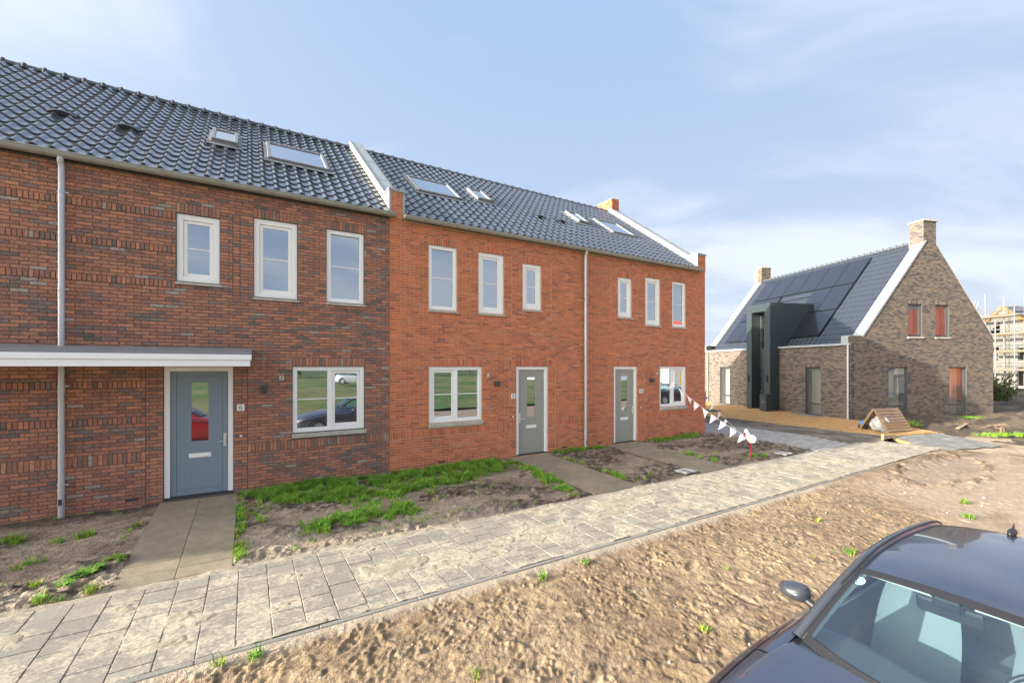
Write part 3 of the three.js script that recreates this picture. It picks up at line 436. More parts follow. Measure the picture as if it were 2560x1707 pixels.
function parapet(h, x0, x1, dir) {      // brick pier at the eave and the zinc-capped upstand that follows the slope
  const hh = 0.20, g = new G(), es = V(0, Math.sin(SL), -Math.cos(SL)), en = V(0, Math.cos(SL), Math.sin(SL)), A = V(0, EAVE.y, EAVE.z), P = (x, s, n) => [x, A.y + es.y * s + en.y * n, A.z + es.z * s + en.z * n];
  const s0 = 0.34, s1 = SLEN + 0.02;
  g.quad(P(x0, s0, hh), P(x1, s0, hh), P(x1, s1, hh), P(x0, s1, hh)); const up = g.build('upstand_cap', M.zincPale, h);
  const e = new G(); e.quad(P(x0 - 0.012, s1, -0.05), P(x0 - 0.012, s0, -0.05), P(x0 - 0.012, s0, hh + 0.012), P(x0 - 0.012, s1, hh + 0.012)); e.quad(P(x0 - 0.012, s1, hh + 0.012), P(x0 - 0.012, s0, hh + 0.012), P(x0 + 0.03, s0, hh + 0.012), P(x0 + 0.03, s1, hh + 0.012)); e.quad(P(x1 + 0.012, s0, -0.05), P(x1 + 0.012, s1, -0.05), P(x1 + 0.012, s1, hh + 0.012), P(x1 + 0.012, s0, hh + 0.012)); e.quad(P(x1 - 0.03, s1, hh + 0.012), P(x1 - 0.03, s0, hh + 0.012), P(x1 + 0.012, s0, hh + 0.012), P(x1 + 0.012, s1, hh + 0.012)); e.build('verge_trim', M.leadPale, up);
  for (const s of [1.9, 3.6]) { const q = new G(); q.add(new THREE.BoxGeometry(x1 - x0, 0.006, 0.03), new THREE.Matrix4().compose(V((x0 + x1) / 2, ...P(0, s, hh + 0.004).slice(1)), new THREE.Quaternion().setFromEuler(new THREE.Euler(SL, 0, 0)), V(1, 1, 1))); q.build('zinc_seam', M.zincPale, up); }
  const yt = 6.575, zb = -0.42;                                     // pier sides, cap
  const p = new G(); p.quad([x0 - 0.017, 5.95, zb], [x0 - 0.017, 5.95, -0.004], [x0 - 0.017, yt, -0.004], [x0 - 0.017, yt, zb]); p.quad([x1 + 0.017, 5.95, -0.004], [x1 + 0.017, 5.95, zb], [x1 + 0.017, yt, zb], [x1 + 0.017, yt, -0.004]); p.quad([x0 - 0.012, yt, zb], [x1 + 0.012, yt, zb], [x1 + 0.012, 5.9, zb], [x0 - 0.012, 5.9, zb]);
  const pier = p.build('pier_cladding', M.leadPale, h);
  if (dir > 0) { const t = new G(); t.b(x1 - 0.035, x1 + 0.014, 5.98, yt, -0.003, 0.006); t.b(x0 - 0.014, x0 + 0.03, 6.06, yt, -0.003, 0.006); t.build('corner_trim', M.zincPale, pier); } else { const t = new G(); t.b(x0 - 0.014, x0 + 0.03, 6.06, yt, -0.003, 0.006); t.build('corner_trim', M.zincPale, pier); }
  const c = new G(); c.b(x0 - 0.035, x1 + 0.035, yt, yt + 0.035, zb - 0.02, 0.035, 0.004); c.b(x0 - 0.035, x1 + 0.035, yt - 0.03, yt - 0.001, 0.027, 0.035); c.build('pier_cap', M.zincPale, pier);
}
{ // the rest of the row, beyond the frame to the west, whose roof throws the shade over the front gardens
  for (const [x0, x1, ey, i] of [[-19, -6.52, 5.95, 0], [-33, -19.02, 4.15, 1], [-46, -33.02, 4.15, 2]]) {
    const h = thing('terraced_house', ['brown brick terraced house adjoining number 6 beyond the frame', 'low brown brick terraced house two doors beyond number 6', 'low brown brick terraced house at the far end of the row'][i], 'house', [0, 0, 0], 0, 'terraced houses in the row');
    const w = new G(); w.b(x0, x1, -0.3, ey, -9.3, -0.01); w.build('wall', std([0.24, 0.10, 0.07], 0.9, { map: T.brick }), h);
    const s = new THREE.Shape([[-0.06, ey + 0.03], [4.65, ey + 3.5], [9.4, ey + 0.03]].map((q) => new THREE.Vector2(...q))), e = new THREE.ExtrudeGeometry(s, { depth: x1 - x0, bevelEnabled: false }); e.rotateY(Math.PI / 2); e.translate(x0, 0, 0); mesh('roof', e, M.tile, h);
    for (let x = x0 + 1.5; x < x1 - 1.5; x += 2.6) for (const [a, b] of (ey > 5 ? [[1.2, 2.5], [3.9, 5.4]] : [[1.2, 2.5]])) { const q = new G(); q.b(x, x + 0.9, a, b, -0.01, 0.01); const f = q.build('window', M.white, h); const p = new G(); p.b(x + 0.08, x + 0.82, a + 0.08, b - 0.08, 0.011, 0.014); p.build('pane', M.glass, f); }
  }
}

// ---------------------------------------------------------------- ground
const PATHS = [[-1.35, -0.17, 'path to number 6'], [5.90, 7.14, 'path to number 8'], [9.32, 10.54, 'path to number 10']];
const pathY = (z) => lerp(0.125, 0.006, Math.min(1, Math.max(0, z / 3.33)));
const inPath = (x, m = 0) => PATHS.some((p) => x > p[0] - m && x < p[1] + m);
// far ground: one sheet out to the horizon
struct(mesh('ground', grid(60, 60, (u, v) => { const a = (u - 0.5) * 2, b = (v - 0.5) * 2, x = 8 + Math.sign(a) * Math.pow(Math.abs(a), 2.2) * 420, z = Math.sign(b) * Math.pow(Math.abs(b), 2.2) * 420; return [x, -0.30, z]; }, { color: (x, z) => { const n = fbm(x * 0.07, z * 0.07, 4, 71); return mix3([0.22, 0.17, 0.115], [0.09, 0.14, 0.04], sstep(0.35, 0.6, n + sstep(60, 120, Math.hypot(x, z)) * 0.4)); } }), M.soil, scene), 'bare brown earth and grass reaching out to the horizon');

// sand lot in front of the pavement, trampled and driven over
const tracks = (x, z) => { let t = 0; for (const [zc, w] of [[6.35, 0.17], [7.55, 0.2]]) t = Math.max(t, Math.exp(-(((z - zc - 0.12 * Math.sin(x * 0.5) - (x > 11 ? (x - 11) * 0.02 : 0)) / w) ** 2)) * sstep(9.3, 11.5, x)); return t; };
const drive = (x, z) => sstep(10.2, 12.2, x + 0.8 * (z - 6.3)) * (1 - 0.0);
const feet = (() => { const R = rng(404), f = []; for (let i = 0; i < 110; i++) f.push([-1 + R() * 12, 5.6 + R() * 3.9, R() * Math.PI * 2, 0.5 + R() * 0.7]); return f; })();
const cellKey = (x, z) => Math.floor(x / 0.5) + '_' + Math.floor(z / 0.5), footMap = new Map();
for (const f of feet) for (const dx of [-0.5, 0, 0.5]) for (const dz of [-0.5, 0, 0.5]) { const k = cellKey(f[0] + dx, f[1] + dz); if (!footMap.has(k)) footMap.set(k, []); footMap.get(k).push(f); }
const ringAt = (x, z) => Math.hypot((x - 15.0) / 2.3, (z - 6.1) / 0.75) + 0.7 * (fbm(x * 0.9, z * 1.6, 3, 218) - 0.5);
function sandY(x, z) {
  const base = -0.035 - 0.10 * sstep(5.4, 8.2, z), d = drive(x, z), amp = lerp(0.75, 0.22, d);
  const wx = x + 0.12 * vn(x * 5, z * 5, 301), wz = z + 0.12 * vn(x * 5 + 7, z * 5, 302);
  let h = 0.050 * (fbm(wx * 1.5, wz * 1.5, 2, 201) - 0.5) * amp + 0.018 * (fbm(wx * 4.6, wz * 4.6, 2, 202) - 0.5) * amp;
  const r = 1 - Math.abs(2 * vn(wx * 6.5, wz * 6.5, 203) - 1); h += 0.009 * (r * r - 0.4) * amp;
  const r2 = 1 - Math.abs(2 * vn(wx * 15, wz * 15, 204) - 1); const cr = fbm(x * 9 + 4, z * 9, 3, 206), crumb = sstep(0.44, 0.66, 0.6 * cr + 0.4 * fbm(x * 2.2, z * 2.2, 3, 209)); h += 0.006 * (r2 - 0.5) * amp + (0.002 + 0.017 * crumb) * (vn(x * 19, z * 19, 205) - 0.45) * lerp(1, 0.45, d) + (0.004 + 0.022 * crumb) * (vn(x * 37, z * 37, 207) - 0.5) + 0.005 * (vn(x * 52, z * 52, 208) - 0.5);
  const fs = footMap.get(cellKey(x, z)); if (fs) for (const f of fs) { const dx = x - f[0], dz = z - f[1], c = Math.cos(f[2]), s = Math.sin(f[2]), u = (dx * c + dz * s) / 0.145, v = (-dx * s + dz * c) / 0.055, q = u * u + v * v; if (q < 4) h += (-0.020 * Math.exp(-q * q * 0.6) + 0.008 * Math.exp(-((q - 1.6) ** 2) * 2)) * f[3] * amp; }
  { const er = ringAt(x, z); h += 0.05 * Math.exp(-(((er - 1) / 0.2) ** 2)) * sstep(0.42, 0.6, fbm(x * 3.4, z * 6, 3, 217)) * (0.3 + r2) - 0.015 * sstep(1, 0.7, er); }
  h -= 0.02 * tracks(x, z) * (1 - 0.5 * r);
  // heaps of loose earth along the edge of the lane
  const ed = Math.exp(-(((z - 5.25 - 0.05 * (x - 13)) / 0.5) ** 2)) * sstep(13, 14.2, x) * sstep(19, 17, x); h += ed * 0.06 * (0.3 + r);
  return base + h * sstep(5.27, 5.5, z) + 0.028 * sstep(5.6, 5.28, z);
}
const sandCol = (x, z, y) => {
  const n = fbm(x * 0.9, z * 0.9, 4, 211), m = fbm(x * 5, z * 5, 3, 212), d = drive(x, z); let c = mix3([0.385, 0.272, 0.155], [0.29, 0.2, 0.11], sstep(0.42, 0.68, n));
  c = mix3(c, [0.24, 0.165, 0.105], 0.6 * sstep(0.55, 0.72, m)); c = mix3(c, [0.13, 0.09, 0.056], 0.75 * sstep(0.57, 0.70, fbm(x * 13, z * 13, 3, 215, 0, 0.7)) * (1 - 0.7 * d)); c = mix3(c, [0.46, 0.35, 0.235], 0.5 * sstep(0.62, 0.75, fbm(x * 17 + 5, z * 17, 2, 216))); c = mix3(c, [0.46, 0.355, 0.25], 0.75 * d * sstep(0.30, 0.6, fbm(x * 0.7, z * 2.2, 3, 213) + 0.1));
  const ed = Math.exp(-(((z - 5.35 - 0.05 * (x - 13)) / 0.55) ** 2)) * sstep(12.6, 14, x); c = mix3(c, [0.17, 0.115, 0.07], ed * sstep(0.42, 0.62, fbm(x * 3, z * 5, 3, 214) + 0.08));
  const er = ringAt(x, z), rim = Math.exp(-(((er - 1) / 0.22) ** 2)); c = mix3(c, [0.17, 0.115, 0.07], 0.85 * rim * sstep(0.44, 0.60, fbm(x * 3.4, z * 6, 3, 217))); c = mix3(c, [0.34, 0.26, 0.19], 0.6 * sstep(0.95, 0.6, er));
  return mix3(c, [0.52, 0.43, 0.32], 0.85 * sstep(5.52, 5.34, z + 0.12 * (m - 0.5)) * sstep(12, 10, x));
};
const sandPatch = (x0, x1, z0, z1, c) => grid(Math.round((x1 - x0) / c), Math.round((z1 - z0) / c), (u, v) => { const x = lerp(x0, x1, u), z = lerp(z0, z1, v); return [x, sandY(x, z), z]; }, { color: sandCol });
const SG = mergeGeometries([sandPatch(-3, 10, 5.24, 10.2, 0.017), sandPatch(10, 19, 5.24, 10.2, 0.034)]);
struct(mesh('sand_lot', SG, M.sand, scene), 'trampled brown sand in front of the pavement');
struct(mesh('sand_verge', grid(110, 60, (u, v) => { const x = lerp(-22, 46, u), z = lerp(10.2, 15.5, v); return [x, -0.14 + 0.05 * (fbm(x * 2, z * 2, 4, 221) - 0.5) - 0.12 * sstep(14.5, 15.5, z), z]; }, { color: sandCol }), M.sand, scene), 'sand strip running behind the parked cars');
struct(mesh('sand_lane', grid(200, 60, (u, v) => { const x = lerp(19, 46, u), z = lerp(4.9, 10.2, v); return [x, sandY(x, z) * sstep(4.9, 5.3, z) - 0.02 + 0.03 * (fbm(x * 3, z * 3, 3, 222) - 0.5), z]; }, { color: (x, z) => { const n = fbm(x * 1.2, z * 1.2, 4, 223); return mix3([0.50, 0.39, 0.26], [0.25, 0.17, 0.10], sstep(0.42, 0.65, n)); } }), M.sand, scene), 'pale sandy track beyond the pavement');
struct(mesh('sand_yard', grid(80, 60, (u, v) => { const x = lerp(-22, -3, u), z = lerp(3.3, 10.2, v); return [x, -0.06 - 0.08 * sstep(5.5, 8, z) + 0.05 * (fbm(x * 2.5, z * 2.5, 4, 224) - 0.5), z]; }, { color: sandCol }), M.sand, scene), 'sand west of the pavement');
// meadow behind the camera, mirrored in the ground-floor windows
struct(mesh('field', grid(160, 110, (u, v) => { const x = lerp(-60, 70, u), z = 15.2 + Math.pow(v, 1.6) * 70; return [x, -0.2 + 0.9 * sstep(15, 22, z) * (0.6 + 0.4 * fbm(x * 0.2, z * 0.2, 3, 231)) + 0.22 * fbm(x * 1.4, z * 1.4, 4, 232), z]; }, { color: (x, z) => { const n = fbm(x * 0.5, z * 0.5, 4, 233); return mix3([0.10, 0.20, 0.035], [0.26, 0.25, 0.09], sstep(0.4, 0.66, n)); } }), M.soil, scene), 'rough green meadow across the lane');

// front gardens
function soilY(x, z) { const e = pathY(z) - 0.022, n = 0.05 * (fbm(x * 1.6, z * 1.6, 3, 241) - 0.5) + 0.030 * (fbm(x * 6, z * 9, 3, 242) - 0.5) + 0.012 * (vn(x * 26, z * 30, 243) - 0.5); const cl = clod(x, z); return e + (n + cl * 0.05 * vn(x * 16, z * 18, 244)) * sstep(3.36, 3.2, z) - (inPath(x, -0.01) ? 0.12 : 0) - 0.012 * sstep(3.2, 3.34, z); }
function clod(x, z) { return sstep(0.50, 0.64, fbm(x * 0.9 + 3, z * 2.0, 4, 245) + (x > 7 ? 0.06 : 0)); }
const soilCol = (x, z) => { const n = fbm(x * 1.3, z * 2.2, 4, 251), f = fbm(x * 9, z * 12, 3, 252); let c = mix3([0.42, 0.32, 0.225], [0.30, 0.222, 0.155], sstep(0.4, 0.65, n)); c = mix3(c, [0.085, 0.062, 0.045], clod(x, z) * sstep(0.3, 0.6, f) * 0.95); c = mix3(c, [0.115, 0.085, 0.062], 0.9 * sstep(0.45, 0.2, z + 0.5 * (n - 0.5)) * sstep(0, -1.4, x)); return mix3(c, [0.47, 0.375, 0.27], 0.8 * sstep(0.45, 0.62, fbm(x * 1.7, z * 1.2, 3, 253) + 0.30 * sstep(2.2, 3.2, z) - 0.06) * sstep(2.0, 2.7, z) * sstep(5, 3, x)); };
for (const [a, b, c] of [[-6.4, 3, 0.024], [3, 8, 0.03], [8, 14.75, 0.04]]) struct(mesh('garden_soil', grid(Math.round((b - a) / c), Math.round(3.42 / c), (u, v) => { const x = lerp(a, b, u), z = lerp(-0.06, 3.36, v); return [x, soilY(x, z), z]; }, { color: soilCol }), M.soil, scene), ['bare soil with grass in front of number 6', 'bare soil with grass between the first two front doors', 'dark dug soil in front of number 10'][a === 3 ? 1 : a === 8 ? 2 : 0]);
struct(mesh('garden_soil', grid(60, 90, (u, v) => { const x = lerp(14.1, 20.4, u), z = lerp(-16, 3.7, v); return [x, 0.012 - 0.05 * (x < 17.6 ? 1 : 0) + 0.05 * (fbm(x * 3, z * 3, 3, 246) - 0.4) * (x > 17.7 ? 1 : 0.2), z]; }, { color: (x, z) => mix3([0.32, 0.25, 0.185], [0.18, 0.14, 0.105], sstep(0.4, 0.6, fbm(x * 2, z * 2, 4, 254))) }), M.soil, scene), 'dark soil strip between grey driveway and orange paving');

// garden paths of large concrete slabs
const slabMats = [[0.37, 0.305, 0.205], [0.335, 0.28, 0.19], [0.40, 0.325, 0.22], [0.355, 0.295, 0.205]].map((c) => std(c, 0.9, { map: T.conc, bumpMap: T.concBump, bumpScale: 0.003 }));
for (const [x0, x1, nm] of PATHS) {
  const p = new THREE.Group(); p.name = numbered('path'); struct(p, 'concrete slab ' + nm); scene.add(p); const zs = nm.includes('6') ? [0.03, 0.63, 1.23, 1.83, 2.43, 2.73, 3.03, 3.33] : [0.03, 0.63, 1.23, 1.83, 2.43, 2.88, 3.33], xm = (x0 + x1) / 2, R = rng(x0 * 100 + 900);
  for (let i = 0; i + 1 < zs.length; i++) for (const [a, b] of [[x0, xm], [xm, x1]]) { const w = b - a - 0.006, d = zs[i + 1] - zs[i] - 0.006, zc = (zs[i] + zs[i + 1]) / 2, g = new G(); g.uo = [R() * 5, R() * 5]; g.cbox(0, 0, 0, w, 0.05, d, 0.003); g.build('slab', slabMats[Math.floor(R() * 4)], p, [(a + b) / 2, pathY(zc) - 0.025 + (R() - 0.5) * 0.003, zc], [0.0358 + (R() - 0.5) * 0.004, 0, (R() - 0.5) * 0.004]); }
  const u = new G(); u.b(x0 - 0.005, x1 + 0.005, -0.3, 0, 0.03, 3.33); const q = u.p; for (let i = 1; i < q.length; i += 3) if (q[i] > -0.01) q[i] = pathY(q[i + 1]) - 0.012; u.build('path_bed', M.soilPlain ??= std([0.11, 0.085, 0.06], 0.98, { map: T.soil }), p);
}

// pavement of 30 cm slabs, dusted with sand
{
  const sw = new THREE.Group(); sw.name = numbered('sidewalk'); struct(sw, 'pavement of grey concrete slabs strewn with pale sand'); scene.add(sw);
  const R = rng(77), cells = [], Z0 = 3.42, Z1 = 5.22;
  // sand dust lying on the slabs, mapped by place
  const cover = (x, z) => { const far = sstep(1.0, 8, x), w = fbm(x * 2.1 + 0.5 * vn(x * 3, z * 3, 265), z * 3.0, 4, 261, 0, 0.6), e = Math.max(sstep(3.52, 3.40, z) * sstep(4, 1, x), 0.6 * sstep(5.10, 5.22, z)); return w + 0.13 * far - 0.015 + 0.2 * e - 0.13 * sstep(7, 12, x) * sstep(4.0, 3.5, z) - 0.02 * sstep(1, -3, x); };
  const dust = (x0, x1) => { const w = 2048, h = 512, d = new Uint8Array(w * h * 4), tn = [0.285, 0.26, 0.215], sd = [0.49, 0.425, 0.32], s8 = (v) => Math.round(255 * (v < 0.0031 ? 12.92 * v : 1.055 * Math.pow(v, 1 / 2.4) - 0.055));
    for (let j = 0; j < h; j++) for (let i = 0; i < w; i++) { const x = lerp(x0, x1, (i + 0.5) / w), z = lerp(3.3, 5.35, (j + 0.5) / h), q = cover(x, z), sp = hash(i, j, 5), f = fbm(x * 38, z * 38, 2, 267, 0, 0.7), g = fbm(x * 9, z * 12, 3, 268), m = sstep(0.36, 0.72, q + 0.42 * (f - 0.5) + 0.16 * (sp - 0.5) + 0.22 * (g - 0.5)), k = 0.80 + 0.22 * hash(i, j, 6) + 0.25 * (f - 0.5), pit = hash(i >> 1, j >> 1, 8) < 0.05 ? 0.72 : 1, c = mix3(tn.map((v) => v * pit), sd, m * 0.94), o = (j * w + i) * 4; for (let n = 0; n < 3; n++) d[o + n] = s8(Math.min(0.85, c[n] * k)); d[o + 3] = 255; }
    const t = new THREE.DataTexture(d, w, h); t.colorSpace = THREE.SRGBColorSpace; t.magFilter = THREE.LinearFilter; t.minFilter = THREE.LinearMipmapLinearFilter; t.generateMipmaps = true; t.needsUpdate = true; return t; };
  const XS = [[-4.6, 3.4], [3.4, 18.8]], tx = XS.map((q) => dust(...q)), tones = [[1, 1, 1], [0.93, 0.925, 0.92], [1.05, 1.04, 1.02], [0.88, 0.885, 0.89]];
  const mats = XS.map((q, s) => tones.map((c) => std(c, 0.95, { map: tx[s], bumpMap: tx[s], bumpScale: 0.004 }))), uvOf = (g, cx, cz, s) => { const p = g.p, u = g.u; for (let k = 0; k < p.length / 3; k++) { u[2 * k] = (p[3 * k] + cx - XS[s][0]) / (XS[s][1] - XS[s][0]); u[2 * k + 1] = (p[3 * k + 2] + cz - 3.3) / 2.05; } return g; };
  for (let i = -15; i < 62; i++) { const x = 0.05 + i * 0.3, off = i % 2 ? 0.15 : 0; for (let z = Z0 - off; z < Z1 - 0.01; z += 0.3) { const a = Math.max(Z0, z), b = Math.min(Z1, z + 0.3); if (b - a > 0.02) cells.push([x, (a + b) / 2, b - a]); } }
  cells.forEach((c) => { c.push(Math.hypot(c[0], c[1] - 9.9)); });
  const vis = (c) => c[0] > -1.9 - (5.2 - c[1]) * 0.6, order = cells.filter(vis).sort((a, b) => a[3] - b[3]), single = new Set(order.slice(0, 300)), rest = XS.map(() => new G());
  for (const c of cells) {
    const dy = (R() - 0.5) * 0.006, rx = (R() - 0.5) * 0.012, rz = (R() - 0.5) * 0.012, t = Math.floor(R() * 4), ry = (R() - 0.5) * 0.010, s = c[0] < 3.4 ? 0 : 1, q = new G(); q.cbox(0, 0, 0, 0.290, 0.05, c[2] - 0.010, 0.004); uvOf(q, c[0], c[1], s);
    if (single.has(c)) q.build('paver', mats[s][t], sw, [c[0], -0.025 + dy, c[1]], [rx, ry, rz]);
    else { rest[s].col = tones[t]; rest[s].add(q.geo(), new THREE.Matrix4().compose(V(c[0], -0.025 + dy, c[1]), new THREE.Quaternion().setFromEuler(new THREE.Euler(rx, ry, rz)), V(1, 1, 1))); }
  }
  rest.forEach((g, s) => { if (g.p.length) g.build('paving', std([1, 1, 1], 0.95, { vertexColors: true, map: tx[s], bumpMap: tx[s], bumpScale: 0.004 }), sw).userData.kind = 'stuff'; });
  for (let i = 0; i < 22; i++) for (const [z0, z1, dy] of [[5.232, 5.30, 0.004]]) { const x = -4.4 + i; const k = new G(); k.cbox(0, 0, 0, 0.994, 0.14, z1 - z0, 0.006); k.uo = [i * 0.3, 0]; if (x > -2.4 && x < 13.6) k.build('kerb', M.conc, sw, [x + 0.5, -0.07 + dy + (R() - 0.5) * 0.006, (z0 + z1) / 2], [0, (R() - 0.5) * 0.006, (R() - 0.5) * 0.006]); }
  // the sand itself: a thin uneven layer that lies in the joints and over the slabs in drifts
  const sandTop = (x, z) => { const q = cover(x, z), f = fbm(x * 17, z * 17, 3, 262, 0, 0.65); return -0.009 + 0.005 * sstep(0.45, 0.6, q) + 0.011 * sstep(0.62, 0.74, q + 0.15 * (f - 0.5)) + 0.004 * (f - 0.5) + 0.012 * sstep(3.42, 3.37, z) * sstep(4, 1, x) + 0.010 * sstep(5.20, 5.25, z); };
  const layer = (x0, x1, c) => grid(Math.round((x1 - x0) / c), Math.round(1.90 / c), (u, v) => { const x = lerp(x0, x1, u), z = lerp(3.34, 5.24, v); return [x, Math.max(-0.012, sandTop(x, z)), z]; }, { color: (x, z) => { const n = fbm(x * 6, z * 6, 3, 263); return mix3([0.48, 0.415, 0.31], [0.39, 0.33, 0.24], sstep(0.4, 0.65, n)); } });
  const s = mesh('drifted_sand', mergeGeometries([layer(-4.4, 7, 0.02), layer(7, 18.6, 0.03)]), std([1, 1, 1], 0.97, { vertexColors: true, map: T.grain, bumpMap: T.grainBump, bumpScale: 0.005 }), sw); s.userData.kind = 'stuff';
}

// small-brick paving: grey driveway, orange forecourt, grey parking bay
function clinkers(name, label, poly, cols, ang, seed, y, brickL = 0.205, brickW = 0.1, sandy = 0) {
  const p = new THREE.Group(); p.name = numbered(name); struct(p, label); scene.add(p);
  const inside = (x, z) => { let c = false; for (let i = 0, j = poly.length - 1; i < poly.length; j = i++) { const [xi, zi] = poly[i], [xj, zj] = poly[j]; if ((zi > z) !== (zj > z) && x < (xj - xi) * (z - zi) / (zj - zi) + xi) c = !c; } return c; };
  const s = new THREE.Shape(poly.map(([x, z]) => new THREE.Vector2(x, -z))), bed = new THREE.ExtrudeGeometry(s, { depth: 0.16, bevelEnabled: false }); bed.rotateX(-Math.PI / 2); bed.translate(0, y - 0.166, 0); mesh('bedding_sand', bed, std(cols[0].map((q) => q * 0.42), 0.95), p);
  const R = rng(seed), g = new G(), c = Math.cos(ang), sn = Math.sin(ang), xs = poly.map((q) => q[0]), zs = poly.map((q) => q[1]), cx = (Math.min(...xs) + Math.max(...xs)) / 2, cz = (Math.min(...zs) + Math.max(...zs)) / 2, rad = Math.hypot(Math.max(...xs) - cx, Math.max(...zs) - cz);
  for (let j = -Math.ceil(rad / brickW); j < rad / brickW; j++) for (let i = -Math.ceil(rad / brickL); i < rad / brickL; i++) {
    const lx = (i + (j % 2 ? 0.5 : 0)) * brickL, lz = j * brickW, x = cx + lx * c - lz * sn, z = cz + lx * sn + lz * c; if (!inside(x, z)) continue;
    const t = cols[Math.floor(R() * cols.length)], k = 0.9 + 0.2 * R(), hx = brickL / 2 - 0.004, hz = brickW / 2 - 0.004, yy = y + (R() - 0.5) * 0.004, q = (a, b, dy = 0) => [x + a * c - b * sn, yy + dy, z + a * sn + b * c]; g.col = sandy && R() < sandy ? [0.56, 0.49, 0.38] : t.map((v) => v * k);
    g.quad(q(-hx, hz), q(hx, hz), q(hx, -hz), q(-hx, -hz)); g.quad(q(-hx, hz, -0.012), q(hx, hz, -0.012), q(hx, hz), q(-hx, hz)); g.quad(q(-hx, -hz, -0.012), q(-hx, hz, -0.012), q(-hx, hz), q(-hx, -hz));
  }
  const m = g.build('clinkers', std([1, 1, 1], 0.85, { vertexColors: true, map: T.conc }), p); m.userData.kind = 'stuff'; return p;
}
clinkers('driveway', 'grey brick driveway beside the end house', [[14.62, -14], [17.9, -14], [17.9, 0.9], [17.35, 2.4], [16.9, 3.42], [14.62, 3.42]], [[0.55, 0.50, 0.46], [0.48, 0.445, 0.415], [0.59, 0.54, 0.49]], 0, 31, 0.008, 0.205, 0.1, 0.02);
clinkers('forecourt', 'orange brick forecourt along the detached house', [[20.3, -14], [29.2, -11.5], [24.35, 0.75], [25.0, 1.0], [22.62, 4.05], [19.92, 3.4], [19.95, -0.2], [20.4, -4.5]], [[0.82, 0.44, 0.155], [0.76, 0.39, 0.135], [0.84, 0.48, 0.19], [0.78, 0.40, 0.13]], 1.22, 32, 0.035);
clinkers('parking_bay', 'grey herringbone paving patch before the detached house', [[19.95, 3.46], [22.55, 4.12], [20.75, 6.05], [18.3, 5.35], [18.95, 4.3]], [[0.27, 0.27, 0.255], [0.23, 0.235, 0.225], [0.32, 0.315, 0.29]], 0.9, 33, 0.0, 0.205, 0.1, 0.06);
{ const k = new G(); for (const [a, b] of [[[19.92, 3.42], [22.6, 4.07]], [[19.93, 3.42], [18.93, 4.32]], [[20.35, -14], [19.93, -0.2]], [[19.93, -0.2], [19.9, 3.4]]]) { const L = Math.hypot(b[0] - a[0], b[1] - a[1]), m = new THREE.Matrix4().makeRotationY(-Math.atan2(b[1] - a[1], b[0] - a[0])); m.setPosition((a[0] + b[0]) / 2, a[0] > 19.929 && b[0] < 19 ? -0.035 : 0.0, (a[1] + b[1]) / 2); k.add(new THREE.BoxGeometry(L, 0.09, 0.07), m); } struct(k.build('kerb_edging', std([0.62, 0.42, 0.17], 0.85, { map: T.conc }), scene), 'yellow edging around the orange paving'); }
// dug earth round the detached house
struct(mesh('earth_mound', grid(150, 90, (u, v) => { const x = lerp(22.0, 46, u), z = lerp(1.0, 7.2, v); const e = sstep(22.4, 24.2, x - (z > 4.6 ? (z - 4.6) * 0.9 : 0)) * sstep(7.1, 5.6, z), h = e * (0.02 + 0.34 * fbm(x * 0.55, z * 0.8, 4, 271) * sstep(0, 1, e) + 0.10 * (vn(x * 5, z * 6, 272) - 0.4)) + 0.10 * Math.exp(-(((z - 4.9) / 0.7) ** 2)) * sstep(26, 31, x); return [x, h - 0.06, z]; }, { color: (x, z) => mix3([0.10, 0.072, 0.05], [0.235, 0.165, 0.105], sstep(0.42, 0.64, fbm(x * 1.1, z * 1.6, 4, 273)) * 0.85) }), M.soil, scene), 'churned dark earth beside the detached house');
struct(mesh('earth_bank', grid(80, 60, (u, v) => { const x = lerp(33.5, 60, u), z = lerp(-8, 4.5, v); return [x, -0.15 + 0.9 * fbm(x * 0.25, z * 0.3, 4, 274) * sstep(33.5, 37, x) - 0.2 * sstep(0, 4, z) + 0.15 * (vn(x * 2, z * 2, 275) - 0.5), z]; }, { color: (x, z) => mix3([0.085, 0.064, 0.046], [0.19, 0.145, 0.10], sstep(0.4, 0.65, fbm(x * 0.6, z * 0.9, 4, 276))) }), M.soil, scene), 'bank of dark earth behind the detached house');

